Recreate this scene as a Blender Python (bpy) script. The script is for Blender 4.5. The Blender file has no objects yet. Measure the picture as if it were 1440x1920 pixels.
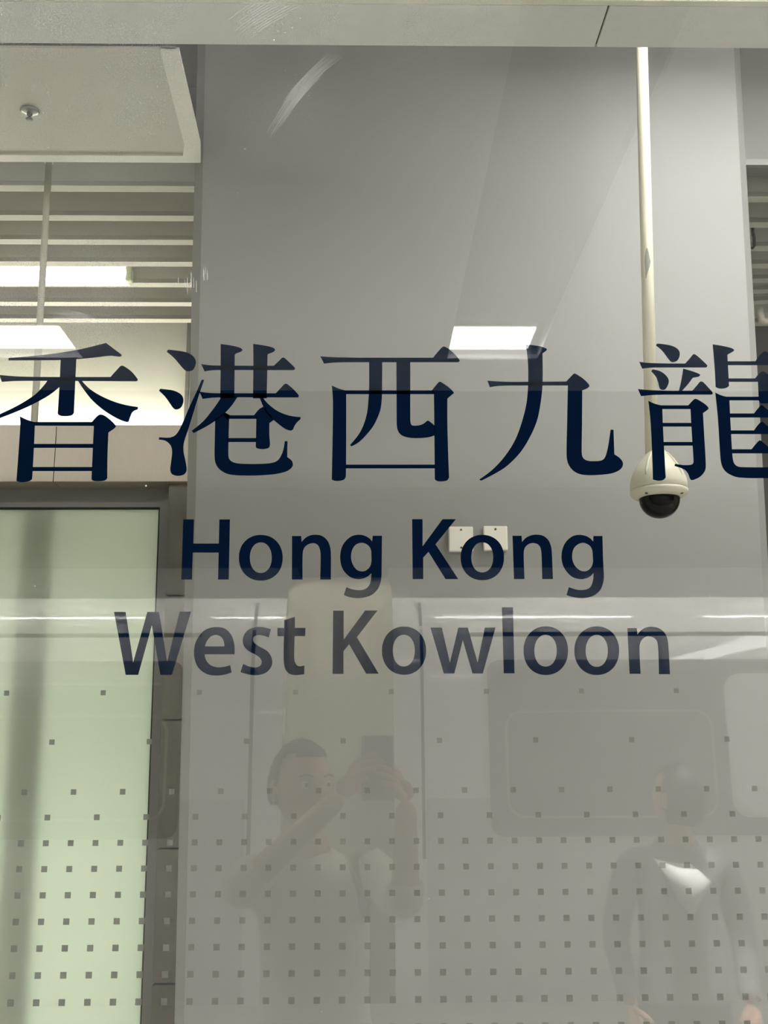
import bpy, bmesh, math, random
from mathutils import Vector, Matrix, geometry

random.seed(7)
S = bpy.context.scene
COL = S.collection
PI = math.pi

# ------------------------------------------------------------------ camera
CAM_Z = 1.60
FPX = 2000.0                      # focal length in pixels of the 1440 x 1920 frame
YAW, PITCH, ROLL = 0.01779, 0.21481, -0.00445


def cam_axes():
    cy, sy, cp, sp = math.cos(YAW), math.sin(YAW), math.cos(PITCH), math.sin(PITCH)
    f = Vector((sy * cp, cy * cp, sp))
    r = Vector((cy, -sy, 0))
    u = r.cross(f)
    cr, sr = math.cos(ROLL), math.sin(ROLL)
    return cr * r + sr * u, -sr * r + cr * u, f


RIGHT, UP, FWD = cam_axes()
EYE = Vector((0, 0, CAM_Z))
cd = bpy.data.cameras.new('camera')
cam = bpy.data.objects.new('camera', cd)
COL.objects.link(cam)
cd.sensor_fit = 'HORIZONTAL'
cd.sensor_width = 36.0
cd.lens = FPX / 1440.0 * 36.0
cd.clip_start = 0.03
cd.clip_end = 60
m = Matrix((RIGHT, UP, -FWD)).transposed().to_4x4()
m.translation = EYE
cam.matrix_world = m
S.camera = cam

# ------------------------------------------------------------------ world, exposure
w = bpy.data.worlds.new('world')
S.world = w
w.use_nodes = True
w.node_tree.nodes['Background'].inputs[0].default_value = (0.62, 0.66, 0.70, 1)
w.node_tree.nodes['Background'].inputs[1].default_value = 0.02
S.view_settings.view_transform = 'Standard'
S.view_settings.look = 'None'
S.view_settings.gamma = 1
S.view_settings.exposure = 0.0
S.view_settings.use_curve_mapping = False
try:
    S.cycles.max_bounces = 10
    S.cycles.transparent_max_bounces = 16
    S.cycles.sample_clamp_indirect = 120
    S.cycles.use_denoising = True
    S.cycles.caustics_reflective = False
    S.cycles.caustics_refractive = False
except Exception:
    pass

# lamp levels (radiance of the lit faces)
L_PANEL = 13.0        # square lights in the platform ceiling
L_EDGE = 130.0         # tubes over the platform edge
L_NEAR_FILL = 32.0
L_STRIP_FILL = 46.0       # fill strips added in the outer troughs          # fill row added next to the screen
L_CORR = 84.0          # corridor light above the header
L_COVE = 22.0         # batten on the vestibule roof
L_TUBE = 6.5          # visible tube among the baffles
L_VEST = 10.5          # light inside the vestibule

# depths from the camera
GY = 1.250            # front of the glass
GB = 1.262            # back of the glass
YC = 3.40             # face of the column
YD = 3.45             # door surround
HCEIL = 3.60          # corridor ceiling
PCEIL = 4.10          # platform ceiling
TV = 7.50             # train side seen in the glass: distance of its mirror image


def ray(px, py):
    return FWD + RIGHT * ((px - 720) / FPX) - UP * ((py - 960) / FPX)


def at(px, py, Y):
    d = ray(px, py)
    return EYE + d * (Y / d.y)


def atz(px, py, z):
    d = ray(px, py)
    return EYE + d * ((z - CAM_Z) / d.z)


def mir(p):
    return Vector((p[0], 2 * GY - p[1], p[2]))


def mat_(px, py, Yv):
    return mir(at(px, py, Yv))


def matz(px, py, z):
    return mir(atz(px, py, z))


# ------------------------------------------------------------------ materials
def srgb(r, g, b):
    def f(c):
        c /= 255.0
        return c / 12.92 if c <= 0.04045 else ((c + 0.055) / 1.055) ** 2.4
    return (f(r), f(g), f(b), 1)


def nodes_of(name):
    mt = bpy.data.materials.new(name)
    mt.use_nodes = True
    nt = mt.node_tree
    return mt, nt, nt.nodes['Principled BSDF'], nt.nodes['Material Output']


def pbr(name, col, rough=0.5, metal=0.0, coat=0.0, var=0.05, scale=6.0, bump=0.0, bscale=200.0, stretch=None, spec=0.5, tr=0.0):
    mt, nt, p, out = nodes_of(name)
    p.inputs['Roughness'].default_value = rough
    p.inputs['Metallic'].default_value = metal
    p.inputs['Coat Weight'].default_value = coat
    p.inputs['Coat Roughness'].default_value = 0.06
    p.inputs['Specular IOR Level'].default_value = spec
    p.inputs['Transmission Weight'].default_value = tr
    tc = nt.nodes.new('ShaderNodeTexCoord')
    mp = nt.nodes.new('ShaderNodeMapping')
    if stretch:
        mp.inputs['Scale'].default_value = stretch
    nz = nt.nodes.new('ShaderNodeTexNoise')
    nz.inputs['Scale'].default_value = scale
    nz.inputs['Detail'].default_value = 4
    mx = nt.nodes.new('ShaderNodeMix')
    mx.data_type = 'RGBA'
    a = tuple(max(0, c * (1 - var)) for c in col[:3]) + (1,)
    b = tuple(min(1, c * (1 + var)) for c in col[:3]) + (1,)
    mx.inputs[6].default_value = a
    mx.inputs[7].default_value = b
    nt.links.new(tc.outputs['Object'], mp.inputs[0])
    nt.links.new(mp.outputs[0], nz.inputs['Vector'])
    nt.links.new(nz.outputs[0], mx.inputs[0])
    nt.links.new(mx.outputs[2], p.inputs['Base Color'])
    if bump:
        n2 = nt.nodes.new('ShaderNodeTexNoise')
        n2.inputs['Scale'].default_value = bscale
        nt.links.new(mp.outputs[0], n2.inputs['Vector'])
        bp = nt.nodes.new('ShaderNodeBump')
        bp.inputs['Strength'].default_value = bump
        bp.inputs['Distance'].default_value = 0.002
        nt.links.new(n2.outputs[0], bp.inputs['Height'])
        nt.links.new(bp.outputs[0], p.inputs['Normal'])
    return mt


def emis(name, col, strength):
    mt, nt, p, out = nodes_of(name)
    p.inputs['Base Color'].default_value = (0.8, 0.8, 0.8, 1)
    p.inputs['Emission Color'].default_value = col
    p.inputs['Emission Strength'].default_value = strength
    return mt


def math_node(nt, op, a, b=None, clamp=False):
    n = nt.nodes.new('ShaderNodeMath')
    n.operation = op
    n.use_clamp = clamp
    for i, v in enumerate((a, b)):
        if v is None:
            continue
        if isinstance(v, (int, float)):
            n.inputs[i].default_value = v
        else:
            nt.links.new(v, n.inputs[i])
    return n.outputs[0]


def ramp(nt, val, lo, hi):
    n = nt.nodes.new('ShaderNodeMapRange')
    n.interpolation_type = 'SMOOTHSTEP'
    nt.links.new(val, n.inputs[0])
    n.inputs[1].default_value = lo
    n.inputs[2].default_value = hi
    return n.outputs[0]


def glass_material():
    """clear pane: see-through, Schlick reflection, dust specks in the upper corner"""
    mt, nt, p, out = nodes_of('clear_glass')
    nt.nodes.remove(p)
    geo = nt.nodes.new('ShaderNodeNewGeometry')
    dot = nt.nodes.new('ShaderNodeVectorMath')
    dot.operation = 'DOT_PRODUCT'
    nt.links.new(geo.outputs['Incoming'], dot.inputs[0])
    nt.links.new(geo.outputs['Normal'], dot.inputs[1])
    c = math_node(nt, 'ABSOLUTE', dot.outputs['Value'])
    k = math_node(nt, 'POWER', math_node(nt, 'SUBTRACT', 1.0, c, True), 5.0)
    F = math_node(nt, 'ADD', math_node(nt, 'MULTIPLY', k, 0.945), 0.055)
    tr = nt.nodes.new('ShaderNodeBsdfTransparent')
    tr.inputs[0].default_value = (0.985, 0.992, 0.985, 1)
    gl = nt.nodes.new('ShaderNodeBsdfGlossy')
    gl.inputs['Roughness'].default_value = 0.0
    mx = nt.nodes.new('ShaderNodeMixShader')
    nt.links.new(F, mx.inputs[0])
    nt.links.new(tr.outputs[0], mx.inputs[1])
    nt.links.new(gl.outputs[0], mx.inputs[2])
    # dust: sparse bright specks plus a thin grey film
    tc = nt.nodes.new('ShaderNodeTexCoord')
    sep = nt.nodes.new('ShaderNodeSeparateXYZ')
    nt.links.new(tc.outputs['Object'], sep.inputs[0])
    hi = ramp(nt, sep.outputs['Z'], 2.22, 2.62)
    lf = ramp(nt, sep.outputs['X'], 0.42, -0.35)
    reg = math_node(nt, 'MULTIPLY', hi, lf)
    hi2 = ramp(nt, sep.outputs['Z'], 2.02, 2.12)
    hi3 = ramp(nt, sep.outputs['Z'], 2.30, 2.16)
    lf2 = ramp(nt, sep.outputs['X'], -0.18, -0.36)
    reg2 = math_node(nt, 'MULTIPLY', math_node(nt, 'MULTIPLY', hi2, hi3), lf2)
    rg = ramp(nt, sep.outputs['X'], 0.30, 0.52)
    hi4 = ramp(nt, sep.outputs['Z'], 2.48, 2.60)
    reg3 = math_node(nt, 'MULTIPLY', math_node(nt, 'MULTIPLY', rg, hi4), 0.6)
    reg = math_node(nt, 'MAXIMUM', reg, math_node(nt, 'MAXIMUM', math_node(nt, 'MULTIPLY', reg2, 0.75), reg3))
    n1 = nt.nodes.new('ShaderNodeTexNoise')
    n1.inputs['Scale'].default_value = 760
    n1.inputs['Detail'].default_value = 3
    n1.inputs['Roughness'].default_value = 0.75
    nt.links.new(tc.outputs['Object'], n1.inputs['Vector'])
    n2 = nt.nodes.new('ShaderNodeTexNoise')
    n2.inputs['Scale'].default_value = 14
    nt.links.new(tc.outputs['Object'], n2.inputs['Vector'])
    sp = ramp(nt, n1.outputs[0], 0.53, 0.66)
    patch = ramp(nt, n2.outputs[0], 0.30, 0.70)
    sp = math_node(nt, 'MULTIPLY', math_node(nt, 'MULTIPLY', sp, patch), 0.8)
    a = math_node(nt, 'MULTIPLY', math_node(nt, 'ADD', sp, 0.06), reg, True)
    df = nt.nodes.new('ShaderNodeBsdfDiffuse')
    df.inputs[0].default_value = (0.80, 0.79, 0.80, 1)
    tl = nt.nodes.new('ShaderNodeBsdfTranslucent')
    tl.inputs[0].default_value = (0.85, 0.84, 0.85, 1)
    dm = nt.nodes.new('ShaderNodeMixShader')
    dm.inputs[0].default_value = 0.55
    nt.links.new(df.outputs[0], dm.inputs[1])
    nt.links.new(tl.outputs[0], dm.inputs[2])
    fin = nt.nodes.new('ShaderNodeMixShader')
    nt.links.new(a, fin.inputs[0])
    nt.links.new(mx.outputs[0], fin.inputs[1])
    nt.links.new(dm.outputs[0], fin.inputs[2])
    nt.links.new(fin.outputs[0], out.inputs[0])
    return mt


def film(name, col, trans=0.5, alpha=1.0, gloss=0.0):
    """thin light-scattering film or frosted pane"""
    mt, nt, p, out = nodes_of(name)
    nt.nodes.remove(p)
    df = nt.nodes.new('ShaderNodeBsdfDiffuse')
    df.inputs[0].default_value = col
    tl = nt.nodes.new('ShaderNodeBsdfTranslucent')
    tl.inputs[0].default_value = col
    mx = nt.nodes.new('ShaderNodeMixShader')
    mx.inputs[0].default_value = trans
    nt.links.new(df.outputs[0], mx.inputs[1])
    nt.links.new(tl.outputs[0], mx.inputs[2])
    last = mx.outputs[0]
    if gloss:
        g = nt.nodes.new('ShaderNodeBsdfGlossy')
        g.inputs['Roughness'].default_value = 0.12
        m2 = nt.nodes.new('ShaderNodeMixShader')
        m2.inputs[0].default_value = gloss
        nt.links.new(last, m2.inputs[1])
        nt.links.new(g.outputs[0], m2.inputs[2])
        last = m2.outputs[0]
    if alpha < 1:
        t = nt.nodes.new('ShaderNodeBsdfTransparent')
        m3 = nt.nodes.new('ShaderNodeMixShader')
        m3.inputs[0].default_value = alpha
        nt.links.new(t.outputs[0], m3.inputs[1])
        nt.links.new(last, m3.inputs[2])
        last = m3.outputs[0]
    nt.links.new(last, out.inputs[0])
    return mt


M = {}
M['glass'] = glass_material()
M['navy'] = pbr('navy_vinyl', (0.0016, 0.0075, 0.0250, 1), 0.6, var=0.04, spec=0.0)
M['dot'] = film('frosted_dot_film', (0.33, 0.335, 0.305, 1), 0.6, 0.72)
M['scratch'] = film('scratched_glass', (0.9, 0.9, 0.9, 1), 0.5, 0.5)
M['column'] = pbr('column_paint', srgb(151, 150, 146), 0.62, var=0.025, scale=1.3)
M['cream'] = pbr('cream_enamel', srgb(236, 233, 212), 0.35, var=0.02)
M['header'] = pbr('header_steel', srgb(235, 234, 231), 0.5, 0.0, var=0.06, scale=60, bump=0.15, bscale=500)
M['headface'] = pbr('header_face_paint', srgb(240, 238, 222), 0.4, var=0.01)
M['gap'] = pbr('dark_gap', srgb(48, 48, 46), 0.9)
M['panel'] = pbr('ceiling_panel_paint', srgb(192, 189, 180), 0.6, var=0.02, scale=2)
M['bulk'] = pbr('bulkhead_paint', srgb(122, 121, 118), 0.7, var=0.03)
M['trimgrey'] = pbr('bulkhead_trim_paint', srgb(140, 139, 135), 0.7, var=0.03)
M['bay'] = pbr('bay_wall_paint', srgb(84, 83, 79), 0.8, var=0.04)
M['lip'] = pbr('ceiling_panel_lip_paint', srgb(226, 224, 216), 0.55, var=0.02)
M['slat'] = pbr('baffle_paint', srgb(206, 203, 192), 0.6, var=0.02)
M['void'] = pbr('ceiling_void_paint', srgb(30, 30, 33), 0.9, var=0.1)
M['bwall'] = pbr('corridor_wall_paint', srgb(222, 220, 206), 0.7, var=0.02)
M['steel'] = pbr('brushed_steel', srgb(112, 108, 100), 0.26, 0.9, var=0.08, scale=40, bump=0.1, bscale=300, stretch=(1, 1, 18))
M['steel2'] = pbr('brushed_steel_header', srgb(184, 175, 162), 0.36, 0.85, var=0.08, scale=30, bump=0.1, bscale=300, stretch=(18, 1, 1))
M['alu'] = pbr('grey_aluminium_frame', srgb(128, 126, 121), 0.5, 0.2, var=0.04)
M['gasket'] = pbr('black_gasket', srgb(22, 24, 24), 0.7)
M['frost'] = film('frosted_green_glass', srgb(230, 236, 222), 0.72, 1.0, 0.05)
M['post'] = pbr('dark_green_post', srgb(40, 62, 56), 0.6)
M['conduit'] = pbr('conduit_paint', srgb(206, 203, 188), 0.5, var=0.03)
M['batten'] = pbr('batten_enamel', srgb(232, 230, 220), 0.4)
M['tube'] = emis('fluorescent_tube', (1, 0.99, 0.90, 1), L_TUBE)
M['tubecap'] = pbr('lamp_holder_plastic', srgb(226, 228, 190), 0.45)
M['camwhite'] = pbr('camera_housing_white', srgb(226, 222, 200), 0.42, var=0.02)
M['smoke'] = pbr('smoked_dome_plastic', srgb(10, 10, 11), 0.10, coat=0.0, var=0.2, spec=0.25)
M['screw'] = pbr('dull_screw', srgb(96, 94, 86), 0.5, 0.7)
M['worn'] = pbr('bare_worn_patch', srgb(150, 150, 140), 0.8)
M['plate'] = pbr('plate_white', srgb(238, 234, 220), 0.3, var=0.01)
M['chrome'] = pbr('chrome', srgb(150, 148, 140), 0.3, 0.9)
M['flex'] = pbr('black_flex', srgb(38, 38, 38), 0.6)
M['hose'] = pbr('white_hose', srgb(232, 228, 214), 0.55)
M['floor'] = pbr('floor_granite', srgb(190, 187, 181), 0.5, var=0.10, scale=90)
M['pfloor'] = pbr('platform_floor_granite', srgb(134, 131, 126), 0.5, var=0.10, scale=90)
M['edge'] = pbr('platform_edge', srgb(150, 148, 142), 0.7)
M['track'] = pbr('track_bed', srgb(70, 68, 66), 0.95, var=0.3, scale=14)
M['dark'] = pbr('dark_concrete', srgb(40, 40, 42), 0.95)
M['pceil'] = pbr('platform_ceiling_paint', srgb(214, 214, 212), 0.6, var=0.02)
M['trough'] = pbr('light_trough_paint', srgb(150, 150, 150), 0.6)
M['plight'] = emis('platform_light', (1, 0.985, 0.96, 1), L_PANEL)
M['edgetube'] = emis('edge_tube', (1, 0.985, 0.95, 1), L_EDGE)
M['near'] = emis('near_fill_light', (1, 0.98, 0.94, 1), L_NEAR_FILL)
M['strip'] = emis('strip_fill_light', (1, 0.985, 0.96, 1), L_STRIP_FILL)
M['corr'] = emis('corridor_light', (1, 0.985, 0.965, 1), L_CORR)
M['cove'] = emis('cove_light', (1, 0.985, 0.90, 1), L_COVE)
M['vest'] = emis('vestibule_light', (0.96, 1, 0.93, 1), L_VEST)
M['tbody'] = pbr('train_white', srgb(240, 239, 234), 0.4, coat=1.0, var=0.01)
M['tbody'].node_tree.nodes['Principled BSDF'].inputs['Coat Roughness'].default_value = 0.02
M['tbody'].node_tree.nodes['Principled BSDF'].inputs['Coat IOR'].default_value = 1.6
M['troof'] = pbr('train_roof_shade', srgb(98, 98, 97), 0.5, var=0.03)  # dark tone paints in the fading light on the upper roof
M['tband'] = pbr('train_window_band', srgb(128, 127, 124), 0.35)
M['twin'] = pbr('train_window_glass', srgb(134, 133, 130), 0.12, coat=0.4)
M['twinl'] = pbr('train_window_blind', srgb(222, 221, 216), 0.4)
M['tframe'] = pbr('train_window_frame', srgb(176, 176, 172), 0.35)
M['tgrey'] = pbr('train_lower_grey', srgb(206, 203, 199), 0.5)
M['tseam'] = pbr('train_seam', srgb(58, 58, 58), 0.6)
M['bellow'] = pbr('gangway_bellows', srgb(196, 190, 168), 0.6, var=0.05)
M['skin'] = pbr('skin', srgb(206, 160, 134), 0.5, var=0.05)
M['hair'] = pbr('dark_hair', srgb(28, 24, 22), 0.5, var=0.2, scale=80)
M['white'] = pbr('white_cotton', srgb(240, 238, 234), 0.85, var=0.03, scale=30)
M['darkcloth'] = pbr('dark_cloth', srgb(146, 145, 146), 0.9, var=0.1, scale=40)
M['beige'] = pbr('beige_cloth', srgb(214, 208, 194), 0.9, var=0.06, scale=30)
M['jean'] = pbr('dark_trousers', srgb(46, 48, 58), 0.9, var=0.1, scale=60)
M['phone'] = pbr('phone_case', srgb(150, 150, 148), 0.35)
M['lens'] = pbr('phone_lens', srgb(150, 156, 158), 0.1, 0.2)
M['eye'] = pbr('eye_white', srgb(230, 226, 220), 0.3)
M['iris'] = pbr('iris_dark', srgb(30, 22, 18), 0.2)
M['lip_skin'] = pbr('lips', srgb(176, 104, 96), 0.5)


# ------------------------------------------------------------------ object helpers
def link(name, bm, mat, parent=None, smooth=False, loc=None):
    bmesh.ops.recalc_face_normals(bm, faces=bm.faces)
    me = bpy.data.meshes.new(name)
    bm.to_mesh(me)
    bm.free()
    if smooth:
        for p in me.polygons:
            p.use_smooth = True
    me.materials.append(mat)
    o = bpy.data.objects.new(name, me)
    COL.objects.link(o)
    if loc is not None:
        o.location = loc
    if parent is not None:
        o.parent = parent
    return o


def empty(name, loc=(0, 0, 0)):
    o = bpy.data.objects.new(name, None)
    o.empty_display_size = 0.1
    COL.objects.link(o)
    o.location = loc
    return o


def tag(o, label=None, cat=None, group=None, kind=None):
    if label:
        o['label'] = label
    if cat:
        o['category'] = cat
    if group:
        o['group'] = group
    if kind:
        o['kind'] = kind
    return o


def keep(o, parent):
    """parent without moving (parent Empties carry a location only)"""
    o.parent = parent
    o.matrix_parent_inverse = Matrix.Translation(-Vector(parent.location))
    return o


def add_box(bm, a, b, bevel=0.0, seg=2):
    x0, x1 = sorted((a[0], b[0]))
    y0, y1 = sorted((a[1], b[1]))
    z0, z1 = sorted((a[2], b[2]))
    t = bmesh.new()
    bmesh.ops.create_cube(t, size=1)
    bmesh.ops.scale(t, vec=(x1 - x0, y1 - y0, z1 - z0), verts=t.verts)
    bmesh.ops.translate(t, vec=((x0 + x1) / 2, (y0 + y1) / 2, (z0 + z1) / 2), verts=t.verts)
    if bevel:
        bmesh.ops.bevel(t, geom=t.edges[:], offset=bevel, segments=seg, affect='EDGES', profile=0.5)
    merge(bm, t)


def merge(bm, t):
    me = bpy.data.meshes.new('tmp')
    t.to_mesh(me)
    t.free()
    bm.from_mesh(me)
    bpy.data.meshes.remove(me)


def box(name, a, b, mat, parent=None, bevel=0.0):
    bm = bmesh.new()
    add_box(bm, a, b, bevel)
    o = link(name, bm, mat)
    if parent:
        keep(o, parent)
    return o


def add_hexa(bm, pts):
    """eight corners: 4 of the near face, 4 of the far face (same winding)"""
    v = [bm.verts.new(p) for p in pts]
    for f in ((0, 1, 2, 3), (7, 6, 5, 4), (0, 4, 5, 1), (1, 5, 6, 2), (2, 6, 7, 3), (3, 7, 4, 0)):
        bm.faces.new([v[i] for i in f])


def slab(name, quad, depth, mat, parent=None, bevel=0.0):
    """quad (world points on a plane Y = const) given thickness away from the camera"""
    bm = bmesh.new()
    add_hexa(bm, list(quad) + [Vector(p) + Vector((0, depth, 0)) for p in quad])
    if bevel:
        bmesh.ops.bevel(bm, geom=bm.edges[:], offset=bevel, segments=2, affect='EDGES')
    o = link(name, bm, mat)
    if parent:
        keep(o, parent)
    return o


def add_tube(bm, pts, r, n=12, caps=True):
    pts = [Vector(p) for p in pts]
    rad = r if isinstance(r, (list, tuple)) else [r] * len(pts)
    rings = []
    up0 = None
    for i, p in enumerate(pts):
        d = (pts[min(i + 1, len(pts) - 1)] - pts[max(i - 1, 0)]).normalized()
        if up0 is None:
            up0 = d.orthogonal().normalized()
        s = (up0 - d * up0.dot(d)).normalized()
        up0 = s
        t = d.cross(s)
        rings.append([bm.verts.new(p + (s * math.cos(2 * PI * k / n) + t * math.sin(2 * PI * k / n)) * rad[i]) for k in range(n)])
    for a, b in zip(rings, rings[1:]):
        for k in range(n):
            bm.faces.new((a[k], a[(k + 1) % n], b[(k + 1) % n], b[k]))
    if caps:
        bm.faces.new(rings[0][::-1])
        bm.faces.new(rings[-1])


def tube(name, pts, r, mat, parent=None, n=12):
    bm = bmesh.new()
    add_tube(bm, pts, r, n)
    o = link(name, bm, mat, smooth=True)
    if parent:
        keep(o, parent)
    return o


def add_lathe(bm, prof, c, n=40):
    c = Vector(c)
    rings = []
    for r, z in prof:
        if r < 1e-6:
            rings.append([bm.verts.new(c + Vector((0, 0, z)))])
        else:
            rings.append([bm.verts.new(c + Vector((r * math.cos(2 * PI * k / n), r * math.sin(2 * PI * k / n), z))) for k in range(n)])
    for a, b in zip(rings, rings[1:]):
        for k in range(n):
            q = [a[k % len(a)], a[(k + 1) % len(a)], b[(k + 1) % len(b)], b[k % len(b)]]
            q2 = []
            for v in q:
                if v not in q2:
                    q2.append(v)
            if len(q2) > 2:
                bm.faces.new(q2)
    for ring in (rings[0], rings[-1]):
        if len(ring) > 2:
            bm.faces.new(ring)


def lathe(name, prof, c, mat, parent=None, n=40):
    bm = bmesh.new()
    add_lathe(bm, prof, c, n)
    o = link(name, bm, mat, smooth=True)
    if parent:
        keep(o, parent)
    return o


# ================================================================== SETTING: corridor behind the glass
tag(box('floor', (-6, GY - 0.05, -0.2), (6, 9, 0), M['floor']), 'pale speckled stone floor of the corridor', 'floor', kind='structure')
tag(box('floor_platform', (-12, -4.75, -0.2), (12, GY - 0.05, 0), M['pfloor']), 'grey stone floor of the platform', 'floor', kind='structure')

# column, its two front corners chamfered
ctl, ctr = at(374, 80, YC), at(1376, 95, YC)
cbl, cbr = at(331, 1920, YC), at(1475, 1920, YC)


def col_x(pt, pb, z):
    k = (z - pb.z) / (pt.z - pb.z)
    return pb.x + (pt.x - pb.x) * k


bm = bmesh.new()
ch = 0.034
rings = []
for z in (0.0, 4.8):
    xl, xr = col_x(ctl, cbl, z), col_x(ctr, cbr, z)
    ring = [(xl - 0.012, YC + ch), (xl + ch - 0.012, YC), (xr, YC), (xr + ch, YC + ch), (xr + ch, 5.05), (xl - 0.012, 5.05)]
    rings.append([bm.verts.new((x, y, z)) for x, y in ring])
for k in range(6):
    bm.faces.new((rings[0][k], rings[0][(k + 1) % 6], rings[1][(k + 1) % 6], rings[1][k]))
bm.faces.new(rings[0][::-1])
bm.faces.new(rings[1])
tag(link('wall_column', bm, M['column']), 'broad grey painted column wall behind the glass', 'wall', kind='structure')
XCL = col_x(ctl, cbl, 2.5)
XCR = col_x(ctr, cbr, 2.5) + ch

# back wall, ends and roof of the corridor
tag(box('wall_back', (-6, 5.05, 0), (6, 5.2, 4.8), M['bwall']), 'pale painted wall above the doorway at the back', 'wall', kind='structure')
tag(box('wall_left', (-6.1, 1.3, 0), (-6, 5.2, 4.8), M['bwall']), 'painted end wall of the corridor', 'wall', kind='structure')
tag(box('wall_right', (6, 1.3, 0), (6.1, 5.2, 4.8), M['bwall']), 'painted end wall of the corridor', 'wall', kind='structure')
tag(box('ceiling', (-6, 1.3, 4.8), (6, 5.2, 4.9), M['void']), 'dark slab above the hung ceiling', 'ceiling', kind='structure')
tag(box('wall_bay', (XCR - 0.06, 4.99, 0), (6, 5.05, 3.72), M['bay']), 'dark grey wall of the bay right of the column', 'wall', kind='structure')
# plaster return beside the column on the back wall
p0, p1 = at(360, 603, 5.0), at(352, 797, 5.0)
tag(box('trim_1', (p0.x, 4.99, 0), (XCL + 0.02, 5.05, 3.75), M['bwall']), 'vertical wall return beside the column', 'trim', kind='structure')
tag(box('trim_2', (p0.x - 0.022, 4.995, 0), (p0.x - 0.004, 5.05, 3.75), M['alu']), 'thin grey vertical trim on the back wall', 'trim', kind='structure')

# hung ceiling panel with a raised lip, left of the column
pn = atz(170, 93, HCEIL)
pf = atz(190, 303, HCEIL)
pa1, pa2, pa3 = atz(335, 92, HCEIL), atz(376, 270, HCEIL), atz(376, 303, HCEIL)
hp = tag(empty('ceiling_panel', (-1.5, 3.0, HCEIL)), 'pale ceiling panel with a sprinkler, left of the column', 'ceiling panel', kind='structure')


def prism(name, poly, z0, z1, mat, parent):
    bm = bmesh.new()
    a = [bm.verts.new((x, y, z0)) for x, y in poly]
    b = [bm.verts.new((x, y, z1)) for x, y in poly]
    n = len(poly)
    for k in range(n):
        bm.faces.new((a[k], a[(k + 1) % n], b[(k + 1) % n], b[k]))
    bm.faces.new(a[::-1])
    bm.faces.new(b)
    return keep(link(name, bm, mat), parent)


prism('panel_board', [(-3.6, pn.y), (pa1.x - 0.01, pn.y), (pa2.x - 0.012, pa2.y), (pa3.x - 0.012, pf.y), (-3.6, pf.y)], HCEIL + 0.004, HCEIL + 0.012, M['panel'], hp)
lw = 0.055
prism('panel_lip', [(-3.6, pf.y - 0.045), (pa3.x - lw, pf.y - 0.045), (pa2.x - lw, pa2.y), (pa1.x - lw, pn.y), (pa1.x, pn.y), (pa2.x, pa2.y), (pa3.x, pf.y), (-3.6, pf.y)], HCEIL - 0.003, HCEIL + 0.010, M['lip'], hp)

zb2 = at(1420, 312, 3.46).z
tag(box('wall_bulkhead', (XCR - 0.02, 3.47, zb2), (3.6, 3.53, 4.8), M['bulk']), 'grey bulkhead at the upper right beyond the column', 'wall', kind='structure')
tag(box('trim_3', (XCR - 0.02, 3.45, zb2), (3.6, 3.47, at(1420, 301, 3.46).z), M['trimgrey']), 'pale edge trim under the bulkhead', 'trim', kind='structure')

# sprinkler
sp = atz(56, 209, HCEIL)
t = tag(empty('sprinkler_head', (sp.x, sp.y, HCEIL)), 'small round sprinkler head on the pale ceiling panel', 'sprinkler')
lathe('escutcheon', [(0.0, 0.0), (0.029, 0.0), (0.031, -0.003), (0.025, -0.007), (0.012, -0.009), (0.0, -0.009)], (sp.x, sp.y, HCEIL + 0.004), M['chrome'], t)
lathe('nozzle', [(0.0, -0.008), (0.009, -0.008), (0.009, -0.018), (0.005, -0.022), (0.005, -0.030), (0.0, -0.030)], (sp.x, sp.y, HCEIL + 0.004), M['screw'], t, 16)
lathe('deflector', [(0.0, -0.030), (0.011, -0.030), (0.011, -0.033), (0.0, -0.033)], (sp.x, sp.y, HCEIL + 0.004), M['screw'], t, 16)

# baffle ceilings: every baffle is a blade of its own
def baffles(name, x0, x1, px, rows, label, tilts=None):
    t = empty(name, ((x0 + x1) / 2, 4.2, HCEIL))
    tag(t, label, 'ceiling', kind='structure')
    for i, py in enumerate(rows):
        p = atz(px, py, HCEIL)
        tl = (tilts or {}).get(i, 0.0)
        bm = bmesh.new()
        for (xa, xb) in ((x0, x1),):
            pr_ = [(-0.020, 0.004), (-0.016, 0.012), (-0.007, 0.030), (-0.006, 0.13), (0.006, 0.13), (0.006, 0.030), (0.014, 0.010), (0.018, 0.0)]
            A_ = [bm.verts.new((xa, p.y + dy, HCEIL + dz)) for dy, dz in pr_]
            B_ = [bm.verts.new((xb, p.y + dy, HCEIL + dz + tl)) for dy, dz in pr_]
            for k in range(8):
                bm.faces.new((A_[k], A_[(k + 1) % 8], B_[(k + 1) % 8], B_[k]))
            bm.faces.new(A_[::-1])
            bm.faces.new(B_)
        keep(link('slat', bm, M['slat']), t)
    return t


baffles('ceiling_baffles', -3.6, XCL + 0.01, 150, (355, 410, 455, 496, 535, 571, 602), 'row of pale ceiling baffles left of the column')
baffles('ceiling_baffles', XCR - 0.04, 3.4, 1425, (375, 423, 467, 500, 532, 557, 580, 609),
        'pale ceiling baffles, some sagging, right of the column', {4: 0.05, 5: 0.10, 6: 0.12})
tag(box('ceiling_void', (-3.6, 3.56, 4.0), (3.6, 5.05, 4.05), M['void']), 'dark soffit above the baffles', 'ceiling', kind='structure')

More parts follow.
